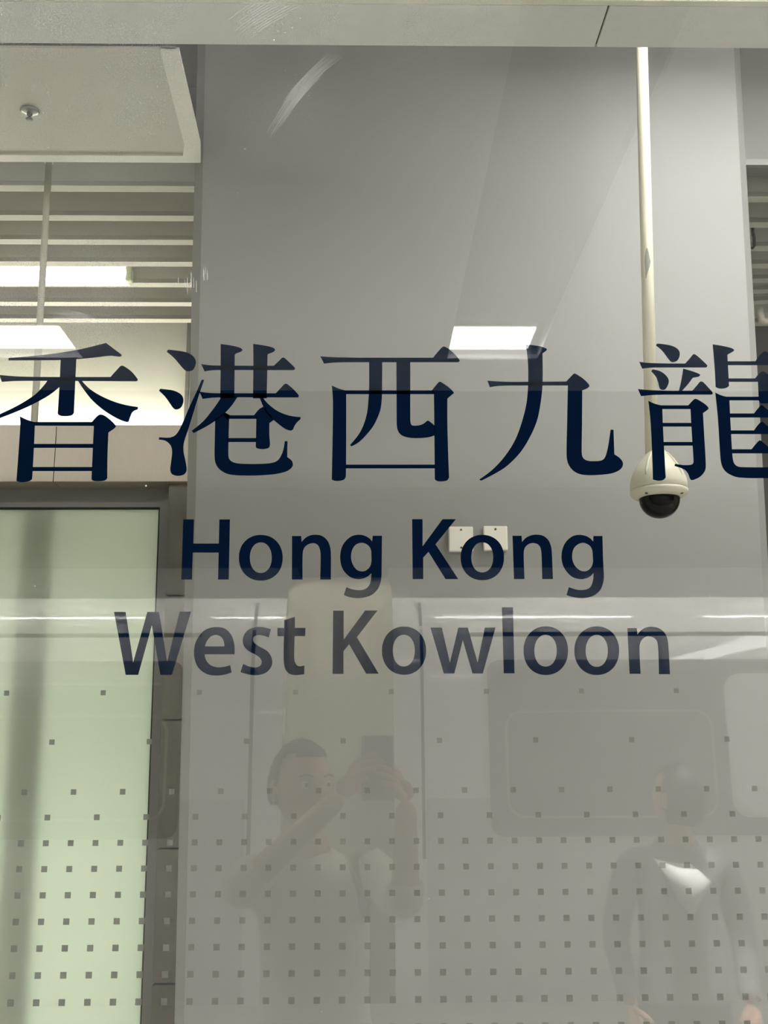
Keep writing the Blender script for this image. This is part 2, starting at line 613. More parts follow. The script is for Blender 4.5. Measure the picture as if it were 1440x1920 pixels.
# loose things among the right-hand baffles
p = at(1411, 424, 3.895)
q = at(1410, 466, 3.93)
t = tube('cable', [p, p + Vector((0.004, 0.01, -0.03)), (p + q) / 2 + Vector((0.008, 0, 0)), q + Vector((0.01, 0, 0.012)), q], 0.006, M['flex'])
tag(t, 'short black cable hanging among the baffles on the right', 'cable')
p = at(1424, 578, 4.4)
q = at(1428, 600, 4.4)
r_ = at(1440, 602, 4.4)
t = tube('hose', [p, p * 0.5 + q * 0.5, q, q * 0.5 + r_ * 0.5 + Vector((0, 0, -0.004)), r_, r_ + Vector((0.12, 0, 0.02))], 0.016, M['hose'])
tag(t, 'white bent hose below the baffles at the right edge', 'hose')

# fluorescent batten seen between the baffles
a = at(-260, 517, 4.37)
b = at(243, 516, 4.37)
t = tag(empty('fluorescent_light', (a.x, 4.37, b.z)), 'glowing white tube light among the ceiling baffles', 'light')
tube('tube', [(a.x, 4.37, b.z), (b.x - 0.012, 4.37, b.z)], 0.027, M['tube'], t, 20)
bm = bmesh.new()
add_box(bm, (b.x - 0.015, 4.345, b.z - 0.034), (b.x + 0.012, 4.40, b.z + 0.034), 0.008)
keep(link('lamp_holder', bm, M['tubecap']), t)
bm = bmesh.new()
add_box(bm, (a.x, 4.355, b.z + 0.034), (b.x, 4.395, b.z + 0.075), 0.004)
keep(link('batten', bm, M['batten']), t)
box('added_shield', (a.x, 4.405, b.z - 0.034), (b.x, 4.412, b.z + 0.075), M['batten'], t)  # shield added behind the tube to keep its light off the back wall

# ------------------------------------------------------------------ vestibule with the frosted door
hz1 = at(180, 797, YD).z
hz0 = at(180, 903, YD).z
hx1 = at(363, 850, YD).x
t = tag(empty('door_header', (hx1 - 1.5, YD, hz0)), 'brushed steel header box over the frosted door', 'header', kind='structure')
bm = bmesh.new()
add_box(bm, (hx1 - 0.46, YD, hz0), (hx1, YD + 0.15, hz1), 0.002)
keep(link('cover_panel', bm, M['steel2']), t)
bm = bmesh.new()
add_box(bm, (-3.0, YD, hz0), (hx1 - 0.462, YD + 0.15, hz1), 0.002)
keep(link('cover_panel', bm, M['steel2']), t)
box('cladding_backing', (hx1 - 0.11, YD + 0.091, 0.0), (XCL + 0.01, YD + 0.105, hz0), M['alu'], t)
box('roof_board', (-3.0, YD + 0.15, hz1 - 0.06), (XCL, 5.05, hz1 - 0.03), M['bwall'], t)

YF = YD + 0.13          # door plane
gl_t, gl_b = at(302, 953, YF), at(267.5, 1920, YF)
fr_t, fr_b = at(316, 906, YF), at(281, 1920, YF)


def down(pt, pb, z):
    k = (z - pb.z) / (pt.z - pb.z)
    return Vector((pb.x + (pt.x - pb.x) * k, pt.y, z))


door = tag(empty('door_1', (gl_t.x - 0.5, YF, 0)), 'frosted green glass door in a grey metal frame', 'door', kind='structure')
gtop = gl_t.z
ftop = hz0 + 0.03
fx_t, fx_b = down(fr_t, fr_b, ftop), down(fr_t, fr_b, 0)
gx_t, gx_b = down(gl_t, gl_b, gtop), down(gl_t, gl_b, 0)
# frame: right stile, top rail
slab('frame_stile', [Vector((gx_b.x, YF - 0.02, 0)), Vector((fx_b.x, YF - 0.02, 0)), Vector((fx_t.x, YF - 0.02, ftop)), Vector((down(gl_t, gl_b, ftop).x, YF - 0.02, ftop))], 0.06, M['alu'], door)
slab('frame_rail', [Vector((-3, YF - 0.02, gtop)), Vector((gx_t.x, YF - 0.02, gtop)), Vector((gx_t.x, YF - 0.02, ftop)), Vector((-3, YF - 0.02, ftop))], 0.06, M['alu'], door)
g = 0.006
bm = bmesh.new()
add_box(bm, (-3, YF - 0.012, gtop - g), (gx_t.x, YF + 0.012, gtop + 0.001))
q = [Vector((gx_b.x - g, YF - 0.012, 0)), Vector((gx_b.x + 0.001, YF - 0.012, 0)), Vector((gx_t.x + 0.001, YF - 0.012, gtop)), Vector((gx_t.x - g, YF - 0.012, gtop))]
add_hexa(bm, q + [v + Vector((0, 0.024, 0)) for v in q])
keep(link('gasket', bm, M['gasket']), door)
slab('glass_pane', [Vector((-3, YF - 0.005, 0.0)), Vector((gx_b.x - g, YF - 0.005, 0.0)), Vector((gx_t.x - g, YF - 0.005, gtop - g)), Vector((-3, YF - 0.005, gtop - g))], 0.010, M['frost'], door)

# steel cladding between door frame and column, in separate sheets
seams = [906, 1117, 1350, 1591, 1845, 2100]
jt, jb = at(363, 906, YD + 0.03), at(329, 1920, YD + 0.03)
lt, lb = at(317, 906, YD + 0.03), at(282, 1920, YD + 0.03)
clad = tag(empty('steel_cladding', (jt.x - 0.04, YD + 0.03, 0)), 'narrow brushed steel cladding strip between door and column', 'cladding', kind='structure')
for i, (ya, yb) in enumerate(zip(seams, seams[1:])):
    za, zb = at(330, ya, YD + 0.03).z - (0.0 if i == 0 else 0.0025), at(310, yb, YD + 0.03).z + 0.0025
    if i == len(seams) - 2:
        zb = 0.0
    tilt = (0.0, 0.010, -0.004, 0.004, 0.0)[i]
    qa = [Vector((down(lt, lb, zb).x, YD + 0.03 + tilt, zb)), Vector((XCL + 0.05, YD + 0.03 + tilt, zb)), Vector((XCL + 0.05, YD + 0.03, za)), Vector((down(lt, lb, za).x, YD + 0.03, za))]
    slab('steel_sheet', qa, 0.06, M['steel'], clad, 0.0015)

# post just behind the frosted door
pa, pb = at(88, 960, YF + 0.07), at(35, 1920, YF + 0.07)
pt = down(pa, pb, gtop - 0.02)
bm = bmesh.new()
add_tube(bm, [down(pa, pb, 0.0), pt], 0.052, 16)
tag(link('door_post', bm, M['post'], smooth=True), 'dark upright post blurred behind the frosted door', 'post')
# light inside the vestibule
vt = tag(empty('vestibule_light', (-0.95, 4.6, 2.3)), 'light panel inside the vestibule behind the door', 'light')
box('diffuser', (-1.2, 4.96, 0.3), (-0.70, 4.98, 1.75), M['vest'], vt)
box('back_frame', (-1.22, 4.98, 0.28), (-0.68, 5.04, 1.77), M['batten'], vt)

# batten light resting on the vestibule roof, washing the wall above
ct = tag(empty('batten_light', (-2.0, 4.55, hz1)), 'batten light lying on the vestibule roof', 'light')
box('batten', (-3.0, 4.80, hz1 - 0.03), (-0.72, 4.92, hz1 + 0.28), M['batten'], ct)
tube('tube', [(-3.0, 4.86, hz1 + 0.325), (-0.72, 4.86, hz1 + 0.325)], 0.03, M['cove'], ct)
box('lamp_holder', (-3.0, 4.84, hz1 + 0.28), (-2.97, 4.88, hz1 + 0.36), M['tubecap'], ct)
box('lamp_holder', (-0.75, 4.84, hz1 + 0.28), (-0.72, 4.88, hz1 + 0.36), M['tubecap'], ct)

# conduit from the vestibule roof up to the ceiling panel
ya_ = pf.y - 0.02
ca, cb = at(92, 296, ya_ + 0.08), at(64, 797, ya_ + 0.08)
t = tag(empty('conduit', (cb.x, cb.y, hz1)), 'thin pale vertical conduit in front of the ceiling baffles', 'conduit')
tube('pipe', [cb + Vector((0, 0, -0.03)), ca + Vector((0, 0, 0.06))], 0.0115, M['conduit'], t)
bm = bmesh.new()
k = (517 - 296) / (797 - 296)
c0 = ca.lerp(cb, 0.02)
add_tube(bm, [c0, ca.lerp(cb, -0.06)], 0.016, 14)
keep(link('coupling', bm, M['conduit'], smooth=True), t)

# ------------------------------------------------------------------ corridor light above the header (out of sight)
lt_ = tag(empty('corridor_light', (0.9, 2.5, 4.08)), 'ceiling light hung over the corridor', 'light')
box('diffuser', (0.92, 2.43, 4.0), (1.95, 2.57, 4.015), M['corr'], lt_)
box('fixture', (0.90, 2.41, 4.015), (1.97, 2.59, 4.08), M['batten'], lt_)
box('rod', (1.0, 2.49, 4.08), (1.015, 2.505, 4.798), M['batten'], lt_)
box('rod', (1.85, 2.49, 4.08), (1.865, 2.505, 4.798), M['batten'], lt_)

# ------------------------------------------------------------------ header over the glass screen
z_h = 2.586
d1 = ray(720, 86)
d0 = ray(720, 8)
yh1 = d1.y * (z_h - CAM_Z) / d1.z
yh0 = d0.y * (z_h - CAM_Z) / d0.z
jx0, jx1 = atz(1117, 88, z_h), atz(1141, 13, z_h)
jx = (jx0.x + jx1.x) / 2
ht = tag(empty('screen_header', (0, yh0, z_h)), 'pale metal header beam along the top of the glass screen', 'header', kind='structure')
slope = (atz(0, 78, z_h).y - atz(1440, 94, z_h).y) / (atz(0, 78, z_h).x - atz(1440, 94, z_h).x)
for xa, xb in ((-3.5, jx - 0.0012), (jx + 0.0012, 3.5)):
    bm = bmesh.new()
    add_box(bm, (xa, yh0 + 0.001, z_h), (xb, yh1, 3.3), 0.0012)
    keep(link('cover_panel', bm, M['header']), ht)
box('joint_backing', (jx - 0.01, yh0 + 0.004, z_h + 0.004), (jx + 0.01, yh1 - 0.002, 3.2), M['gap'], ht)
box('front_fascia', (-3.5, GB + 0.0005, z_h + 0.0008), (3.5, yh0, 3.3), M['headface'], ht)

# ------------------------------------------------------------------ security camera on its pole
YP = 2.92
pt_, pb_ = at(1203, 88, YP), at(1222.5, 846, YP)
ax = pb_.x
sc = tag(empty('security_camera', (pb_.x, YP, pb_.z)), 'white dome security camera with dark dome on a pole', 'security camera')
top = pb_ + (pt_ - pb_) * 1.55
tube('pole', [pb_ + (pt_ - pb_) * -0.01, pb_.lerp(pt_, 0.5), top], 0.0182, M['camwhite'], sc, 24)
kk = 2.95 / 2000.0
hp_ = [(0.0, 0.004), (0.0185, 0.004), (0.024, 0.0), (0.029, -0.006), (0.046, -0.026), (0.060, -0.046), (0.071, -0.066), (0.0775, -0.084), (0.0795, -0.098), (0.0795, -0.112), (0.078, -0.114), (0.0, -0.114)]
hx = pb_.x + 0.013
HZ = pb_.z
lathe('housing', hp_, (hx, YP, HZ), M['camwhite'], sc, 56)
lathe('trim_ring', [(0.0, -0.1145), (0.078, -0.1145), (0.0805, -0.117), (0.0805, -0.124), (0.074, -0.133), (0.060, -0.138), (0.0, -0.138)], (hx, YP, HZ), M['camwhite'], sc, 56)
dp = [(0.0, -0.138), (0.0565, -0.138)] + [(0.0565 * math.cos(u), -0.141 - 0.0545 * math.sin(u)) for u in [i * PI / 2 / 14 for i in range(15)]]
dp[-1] = (0.0, -0.141 - 0.0545)
lathe('dome', dp, (hx, YP, HZ), M['smoke'], sc, 48)
for ang in (-2.35, -0.80):
    c = Vector((hx + 0.070 * math.cos(ang), YP + 0.070 * math.sin(ang), HZ - 0.1345))
    bm = bmesh.new()
    add_lathe(bm, [(0.0, 0.003), (0.0042, 0.003), (0.0042, -0.002), (0.0, -0.0025)], c, 12)
    keep(link('screw', bm, M['screw'], smooth=True), sc)
# side ribs of the housing
for sgn in (-1, 1):
    bm = bmesh.new()
    pts = []
    for r_x, z in ((0.034, -0.010), (0.052, -0.034), (0.064, -0.053), (0.072, -0.070), (0.0765, -0.084)):
        an = -PI / 2 + sgn * 0.72
        pts.append(Vector((hx + r_x * math.cos(an), YP + r_x * math.sin(an), HZ + z)))
    add_tube(bm, pts, [0.002, 0.004, 0.0045, 0.004, 0.0015], 10)
    keep(link('rib', bm, M['camwhite'], smooth=True), sc)
# worn patch where the paint has come off the pole
bm = bmesh.new()
rows = []
for py, xa, xb in ((470, 1209.0, 1210.5), (477, 1207.6, 1213.0), (486, 1206.8, 1214.5), (495, 1206.5, 1217.0), (503, 1206.9, 1215.5), (511, 1207.6, 1213.2), (519, 1207.8, 1210.5), (526, 1208.2, 1209.0)):
    row = []
    for k in range(7):
        c = at(xa + (xb - xa) * k / 6, py, YP)
        cx = pb_.x + (pt_.x - pb_.x) * ((c.z - pb_.z) / (pt_.z - pb_.z))
        dx = max(-0.0178, min(0.0178, c.x - cx))
        row.append(bm.verts.new((cx + dx, YP - math.sqrt(0.0187 ** 2 - dx ** 2) - 0.0003, c.z)))
    rows.append(row)
for ra, rb in zip(rows, rows[1:]):
    for k in range(6):
        bm.faces.new((ra[k], ra[k + 1], rb[k + 1], rb[k]))
ext = bmesh.ops.extrude_face_region(bm, geom=bm.faces[:])
bmesh.ops.translate(bm, vec=(0, 0.001, 0), verts=[v for v in ext['geom'] if isinstance(v, bmesh.types.BMVert)])
tag(keep(link('worn_patch', bm, M['worn']), sc), 'grey patch of worn paint on the pole')

# ------------------------------------------------------------------ two blank plates on the column
def plate(px0, px1, py0, py1, label):
    a, b = at(px0, py0, YC), at(px1, py1, YC)
    c = (a + b) / 2
    t = tag(empty('cover_plate', (c.x, YC, c.z)), label, 'cover plate', 'blank plates on the column')
    box('plate', (a.x, YC - 0.026, b.z), (b.x, YC, a.z), M['plate'], t, 0.003)
    h = a.z - b.z
    for s in (1, -1):
        bm = bmesh.new()
        add_tube(bm, [(c.x, YC - 0.0275, c.z + s * h * 0.36), (c.x, YC - 0.024, c.z + s * h * 0.36)], 0.0036, 12)
        keep(link('screw', bm, M['screw'], smooth=False), t)


plate(840.5, 886.5, 990, 1036, 'white blank plate left of its twin, partly behind letter K')
plate(905, 950.5, 989, 1034.5, 'white blank plate on the column, right of its twin')

# ================================================================== THE GLASS SCREEN
scr = tag(empty('glass_screen', (0, GY, 0)), 'clear glass screen panel with navy Hong Kong West Kowloon lettering and grey dots', 'glass screen')
bm = bmesh.new()
add_box(bm, (-3.4, GY, 0.02), (3.4, GB, 3.28))
keep(link('pane', bm, M['glass']), scr)

YL = GB - 0.0008          # lettering is stuck on the inner side


def spline(pts):
    """closed outline; points with a third item are corners, the rest is a smooth curve"""
    n = len(pts)
    out = []
    for i in range(n):
        p0, p1, p2, p3 = pts[(i - 1) % n], pts[i], pts[(i + 1) % n], pts[(i + 2) % n]
        c1, c2 = len(p1) > 2, len(p2) > 2
        out.append((p1[0], p1[1]))
        if c1 and c2:
            continue
        m1 = ((p2[0] - p0[0]) / 2, (p2[1] - p0[1]) / 2) if not c1 else None
        m2 = ((p3[0] - p1[0]) / 2, (p3[1] - p1[1]) / 2) if not c2 else None
        d = (p2[0] - p1[0], p2[1] - p1[1])
        ln = math.hypot(*d)

        def lim(mm):
            h = math.hypot(*mm)
            return mm if h <= ln * 1.1 or h == 0 else (mm[0] * ln * 1.1 / h, mm[1] * ln * 1.1 / h)
        if m1 is None:
            m2 = lim(m2)
            m1 = (1.5 * d[0] - 0.5 * m2[0], 1.5 * d[1] - 0.5 * m2[1])
        elif m2 is None:
            m1 = lim(m1)
            m2 = (1.5 * d[0] - 0.5 * m1[0], 1.5 * d[1] - 0.5 * m1[1])
        else:
            m1, m2 = lim(m1), lim(m2)
        for s in range(1, 6):
            u = s / 6.0
            h00, h10, h01, h11 = 2 * u ** 3 - 3 * u ** 2 + 1, u ** 3 - 2 * u ** 2 + u, -2 * u ** 3 + 3 * u ** 2, u ** 3 - u ** 2
            out.append((h00 * p1[0] + h10 * m1[0] + h01 * p2[0] + h11 * m2[0], h00 * p1[1] + h10 * m1[1] + h01 * p2[1] + h11 * m2[1]))
    return out


def C(*pts):
    return [(x, y, 1) for x, y in pts]


def ell(cx, cy, rx, ry, n=48, e=2.12):
    o = []
    for i in range(n):
        a = 2 * PI * i / n
        c, s = math.cos(a), math.sin(a)
        o.append((cx + rx * math.copysign(abs(c) ** (2 / e), c), cy + ry * math.copysign(abs(s) ** (2 / e), s), 1))
    return o


def glyph(name, label, org, scale, contours, mat=None):
    """contours: list of (outer, [holes]); traced outlines turned into thin vinyl on the glass"""
    bm = bmesh.new()
    for outer, holes in contours:
        loops = []
        for c in [outer] + holes:
            pl = []
            for x, y in spline(c):
                p = at(org[0] + x / scale, org[1] + y / scale, YL)
                pl.append(Vector((p.x, YL, p.z)))
            loops.append(pl)
        flat = [v for lp in loops for v in lp]
        tris = geometry.tessellate_polygon([[Vector((v.x, v.z, 0)) for v in lp] for lp in loops])
        front = [bm.verts.new(v) for v in flat]
        back = [bm.verts.new(v + Vector((0, 0.0004, 0))) for v in flat]
        for t3 in tris:
            try:
                bm.faces.new([front[i] for i in t3])
                bm.faces.new([back[i] for i in t3[::-1]])
            except ValueError:
                pass
        o = 0
        for lp in loops:
            n = len(lp)
            for i in range(n):
                j = (i + 1) % n
                try:
                    bm.faces.new((front[o + i], front[o + j], back[o + j], back[o + i]))
                except ValueError:
                    pass
            o += n
    ob = link(name, bm, mat or M['navy'])
    keep(ob, scr)
    if label:
        ob['label'] = label
    return ob


# --- Chinese characters
s5 = 1440 / 280.0
glyph('character', 'navy Chinese character xiang, first of five', (0, 630), s5, [
    ([(82, 212, 1), (81, 234, 1), (340, 233), (560, 231), (740, 222), (900, 208), (1060, 189), (1110, 194), (1158, 198), (1172, 182), (1120, 140), (1022, 66, 1), (860, 108), (700, 142), (500, 172), (300, 194)], []),
    ([(-6, 375, 1), (18, 442, 1), (150, 433), (460, 431, 1), (1316, 436, 1), (1328, 418), (1270, 345), (1197, 292), (1165, 288), (1122, 332), (1065, 395, 1), (720, 395, 1), (580, 395, 1), (200, 391)], []),
    ([(585, 220, 1), (735, 220, 1), (712, 740, 1), (690, 764), (630, 773), (580, 767), (556, 750, 1), (572, 500)], []),
    ([(460, 425, 1), (590, 425, 1), (590, 480, 1), (574, 490, 1), (460, 578), (300, 665), (150, 732), (-10, 794, 1), (-10, 757, 1), (180, 665), (330, 570), (420, 480)], []),
    ([(752, 430, 1), (788, 430, 1), (860, 505), (960, 570), (1080, 625), (1200, 662), (1330, 684, 1), (1329, 706, 1), (1280, 730), (1257, 775), (1240, 826, 1), (1210, 827), (1120, 790), (1000, 715), (890, 620), (810, 520)], []),
    ([(190, 774, 1), (262, 808), (337, 831, 1), (335, 866, 1), (325, 1100), (314, 1300), (308, 1380, 1), (270, 1402), (205, 1410), (158, 1396, 1), (176, 1150), (196, 850)], []),
    (C((320, 829), (888, 829), (908, 866), (328, 864)), []),
    ([(884, 831, 1), (938, 772), (970, 757), (1012, 770), (1080, 824), (1116, 868), (1104, 888), (1045, 930, 1), (1036, 1150), (1034, 1370, 1), (1010, 1392), (945, 1400), (900, 1395), (882, 1380, 1), (892, 1150), (905, 864, 1)], []),
    (C((328, 1040), (900, 1040), (900, 1078), (326, 1078)), []),
    (C((312, 1263), (890, 1263), (888, 1302), (312, 1302)), []),
])
glyph('character', 'navy Chinese character gang, second of five', (290, 630), s5, [
    ([(128, 132, 1), (117, 152, 1), (190, 215), (250, 285), (290, 327), (330, 338), (372, 322), (396, 265), (392, 225), (360, 185), (300, 156), (210, 140)], []),
    ([(54, 508, 1), (41, 526, 1), (100, 585), (150, 655), (182, 698), (215, 708), (256, 685), (277, 630), (270, 585), (240, 552), (180, 525), (110, 514)], []),
    ([(476, 424, 1), (454, 420, 1), (400, 545), (330, 695), (262, 855), (210, 945), (150, 978), (44, 976, 1), (40, 998, 1), (102, 1010), (150, 1050), (168, 1110), (160, 1200), (150, 1290), (168, 1332), (225, 1348), (285, 1333), (308, 1290), (298, 1210), (278, 1110), (284, 1020), (330, 880), (400, 650), (440, 530)], []),
    ([(636, 77, 1), (740, 92), (820, 112), (846, 132), (830, 150), (785, 168), (772, 183, 1), (768, 600, 1), (632, 600, 1), (636, 300, 1)], []),
    ([(950, 76, 1), (1060, 92), (1135, 110), (1161, 132), (1140, 155), (1095, 172), (1088, 186, 1), (1080, 600, 1), (948, 600, 1), (952, 300, 1)], []),
    ([(448, 270, 1), (480, 340, 1), (560, 329), (640, 327, 1), (1340, 328, 1), (1353, 308), (1300, 255), (1252, 212), (1230, 210), (1195, 243), (1148, 287, 1), (1000, 287, 1), (640, 285, 1), (540, 282)], []),
    ([(430, 536, 1), (462, 606, 1), (560, 594), (650, 590, 1), (1380, 592, 1), (1390, 573), (1340, 515), (1282, 466), (1256, 461), (1222, 494), (1168, 552, 1), (640, 552, 1), (520, 548)], []),
    ([(648, 580, 1), (800, 585, 1), (742, 670), (672, 748, 1), (600, 806), (500, 870), (376, 935, 1), (357, 914, 1), (470, 820), (560, 710), (610, 640)], []),
    ([(1008, 585, 1), (1042, 588, 1), (1090, 650), (1180, 720), (1290, 765), (1408, 782, 1), (1406, 802, 1), (1370, 835), (1347, 870), (1332, 902), (1305, 911), (1250, 890), (1145, 808, 1), (1080, 745, 1), (1048, 684, 1), (1030, 640)], []),
    ([(958, 764, 1), (1008, 705), (1050, 682, 1), (1150, 808, 1), (1106, 840, 1), (1106, 960), (1112, 1040), (1098, 1078), (1040, 1090), (990, 1083), (974, 1068, 1), (978, 940), (980, 798, 1)], []),
    (C((660, 750), (676, 740), (728, 764), (962, 764), (985, 798), (718, 798), (700, 810)), []),
    (C((700, 984), (980, 984), (978, 1022), (700, 1022)), []),
    ([(583, 800, 1), (680, 738, 1), (722, 762, 1), (718, 800, 1), (713, 980), (711, 1150), (726, 1195), (772, 1222), (850, 1232), (1000, 1233), (1120, 1225), (1185, 1200), (1225, 1140), (1245, 1075), (1254, 1014, 1), (1281, 1014, 1), (1278, 1168, 1), (1320, 1200), (1333, 1240), (1310, 1280), (1250, 1312), (1130, 1335), (950, 1345), (780, 1342), (690, 1325), (620, 1280), (585, 1220), (577, 1140), (580, 980)], []),
])
glyph('character', 'navy Chinese character xi, third of five', (590, 630), s5, [
    ([(55, 196, 1), (90, 266, 1), (180, 256), (320, 252, 1), (1385, 252, 1), (1398, 235), (1360, 185), (1300, 130), (1257, 103), (1233, 105), (1192, 147), (1142, 209, 1), (420, 209, 1), (180, 204)], []),
    ([(525, 240, 1), (652, 240, 1), (650, 520), (645, 640), (625, 740), (570, 860), (500, 950), (430, 1020), (354, 1064, 1), (341, 1050, 1), (420, 955), (470, 860), (505, 740), (518, 620), (525, 480)], []),
    ([(788, 240, 1), (922, 240, 1), (922, 800, 1), (926, 840), (942, 862), (1000, 862), (1050, 845), (1084, 818), (1100, 818), (1160, 866, 1), (1160, 956, 1), (1100, 975), (1000, 984), (900, 978), (830, 950), (797, 895), (790, 800, 1)], []),
    (C((280, 524), (1140, 524), (1160, 560), (296, 560)), []),
    ([(165, 476, 1), (225, 504), (296, 525, 1), (304, 562, 1), (304, 900), (301, 1345), (285, 1382), (240, 1396), (195, 1396), (165, 1384, 1), (172, 1000), (176, 640)], []),
    ([(1128, 526, 1), (1178, 465), (1203, 441), (1232, 452), (1300, 500), (1341, 545), (1325, 564), (1280, 603, 1), (1281, 900), (1296, 1365, 1), (1270, 1395), (1205, 1402), (1175, 1395), (1158, 1380, 1), (1154, 900), (1150, 560, 1)], []),
    (C((296, 1240), (1166, 1240), (1166, 1276), (296, 1276)), []),
])
s4 = 1440 / 290.0
glyph('character', 'navy Chinese character jiu, fourth of five', (890, 630), s4, [
    ([(478, 80, 1), (590, 92), (650, 108), (673, 125), (655, 145), (632, 161, 1), (632, 450), (615, 620), (580, 790), (510, 950), (420, 1090), (300, 1210), (190, 1280), (60, 1347, 1), (43, 1336, 1), (170, 1240), (280, 1120), (370, 980), (430, 830), (478, 650), (495, 500), (499, 350), (494, 220)], []),
    ([(118, 415, 1), (142, 476, 1), (220, 464), (340, 460, 1), (872, 460, 1), (852, 424, 1), (500, 426, 1), (280, 426)], []),
    ([(850, 425, 1), (903, 370), (928, 349), (957, 361), (1020, 405), (1068, 460), (1050, 485), (1002, 505, 1), (1000, 800), (997, 1085), (1010, 1135), (1050, 1160), (1110, 1165), (1180, 1158), (1214, 1128), (1240, 1040), (1266, 872, 1), (1293, 872, 1), (1301, 1102, 1), (1350, 1135), (1379, 1175), (1376, 1215), (1345, 1250), (1270, 1280), (1120, 1295), (1000, 1290), (920, 1255), (872, 1190), (856, 1110), (861, 800), (868, 460, 1)], []),
])
s6 = 1440 / 260.0
glyph('character', 'navy Chinese character long, cut by the right edge', (1180, 630), s6, [
    ([(290, 78, 1), (277, 98, 1), (340, 150), (390, 215), (430, 263), (460, 270), (500, 252), (523, 205), (520, 160), (490, 125), (430, 98), (350, 84)], []),
    ([(104, 268, 1), (135, 338, 1), (230, 328), (330, 326, 1), (798, 326, 1), (809, 305), (760, 255), (692, 196), (664, 190), (630, 230), (580, 285, 1), (400, 285, 1), (200, 279)], []),
    ([(240, 346, 1), (227, 366, 1), (275, 420), (300, 480), (315, 540), (338, 558), (375, 552), (405, 500), (409, 460), (390, 420), (340, 375), (285, 354)], []),
    ([(560, 338, 1), (660, 368), (722, 392), (736, 406), (718, 422), (660, 432, 1), (610, 500), (560, 556), (545, 572, 1), (514, 572, 1), (540, 460)], []),
    ([(90, 550, 1), (122, 624, 1), (250, 612), (400, 608, 1), (855, 608, 1), (867, 590), (830, 545), (767, 480), (736, 474), (703, 512), (655, 567, 1), (450, 569, 1), (230, 562)], []),
    ([(198, 672, 1), (262, 702), (332, 720, 1), (343, 760, 1), (352, 1000), (378, 1470, 1), (350, 1495), (300, 1502), (245, 1490, 1), (236, 1200), (222, 900)], []),
    (C((320, 720), (616, 720), (640, 758), (336, 758)), []),
    ([(611, 721, 1), (658, 670), (684, 653), (717, 663), (790, 710), (823, 748), (810, 768), (765, 800, 1), (776, 1000), (795, 1350), (780, 1410), (730, 1465), (655, 1496), (630, 1480), (612, 1430), (570, 1385), (470, 1349, 1), (475, 1327, 1), (560, 1340), (630, 1338), (660, 1325), (667, 1290), (655, 1100), (635, 756, 1)], []),
    (C((346, 902), (648, 902), (650, 940), (348, 940)), []),
    (C((356, 1100), (658, 1100), (660, 1138), (358, 1138)), []),
    ([(866, 86, 1), (980, 105), (1060, 125), (1089, 145), (1070, 165), (1018, 193, 1), (1024, 300), (1036, 518, 1), (1000, 540), (940, 545), (896, 527, 1), (888, 350)], []),
    ([(1020, 262, 1), (1310, 262, 1), (1350, 205), (1402, 160), (1432, 168), (1520, 235), (1560, 288), (1550, 302, 1), (1020, 302, 1)], []),
    ([(1030, 440, 1), (1305, 440, 1), (1345, 395), (1385, 366), (1430, 390), (1490, 440), (1500, 475, 1), (1030, 475, 1)], []),
    ([(1336, 468, 1), (1492, 468, 1), (1492, 695, 1), (1375, 698), (1345, 672, 1)], []),
    ([(893, 588, 1), (955, 616), (1022, 632, 1), (1040, 670, 1), (1056, 1000), (1072, 1250), (1088, 1320), (1130, 1355), (1200, 1362), (1480, 1362), (1590, 1345), (1625, 1300), (1640, 1210, 1), (1664, 1210, 1), (1668, 1335, 1), (1702, 1380), (1690, 1430), (1600, 1470), (1400, 1476), (1150, 1470), (1060, 1445), (990, 1395), (955, 1320), (942, 1200), (920, 850)], []),
    (C((1018, 630), (1350, 630), (1350, 668), (1036, 668)), []),
    ([(1044, 804, 1), (1295, 804, 1), (1338, 750), (1375, 716), (1412, 745), (1500, 820), (1510, 846, 1), (1046, 846, 1)], []),
    ([(1056, 980, 1), (1295, 980, 1), (1335, 925), (1375, 890), (1412, 915), (1500, 995), (1505, 1018, 1), (1058, 1018, 1)], []),
    ([(1066, 1176, 1), (1270, 1176, 1), (1315, 1120), (1355, 1084), (1395, 1110), (1490, 1195), (1495, 1218, 1), (1068, 1218, 1)], []),
])

# --- Latin letters
s7 = 1440 / 210.0
glyph('letter', 'navy letter H of Hong', (330, 960), s7, [(C((93, 95), (230, 95), (222, 405), (550, 405), (557, 95), (693, 95), (678, 868), (541, 868), (548, 521), (215, 521), (205, 868), (68, 868)), [])])
glyph('letter', 'navy letter o of Hong', (330, 960), s7, [(ell(1090, 588, 282, 294), [ell(1090, 587, 141, 197)])])
NG = [(1158, 305, 1), (1277, 305, 1), (1273, 700), (1270, 830), (1253, 920), (1215, 1000), (1140, 1068), (1050, 1098), (960, 1107), (860, 1094), (786, 1066, 1), (820, 966, 1), (880, 990), (960, 1004), (1040, 998), (1095, 965), (1130, 900), (1140, 785, 1), (1090, 830), (1030, 855), (965, 863), (880, 842), (800, 775), (755, 690), (739, 580), (755, 470), (800, 385), (880, 315), (960, 293), (1040, 300), (1110, 335), (1150, 378, 1)]
glyph('letter', 'navy letter n of Hong', (530, 960), s7, [([(120, 308, 1), (238, 308, 1), (244, 386, 1), (290, 335), (350, 302), (420, 292), (500, 305), (570, 360), (608, 440), (620, 540), (620, 868, 1), (483, 868, 1), (487, 540), (470, 455), (440, 415), (385, 400), (320, 420), (275, 465), (257, 540), (256, 868, 1), (118, 868, 1)], [])])
glyph('letter', 'navy letter g of Hong', (530, 960), s7, [(NG, [[(1005, 396), (1060, 405), (1110, 440), (1136, 490), (1140, 560), (1140, 640), (1120, 705), (1070, 752), (1010, 763), (950, 740), (900, 670), (879, 580), (895, 485), (940, 420)]])])
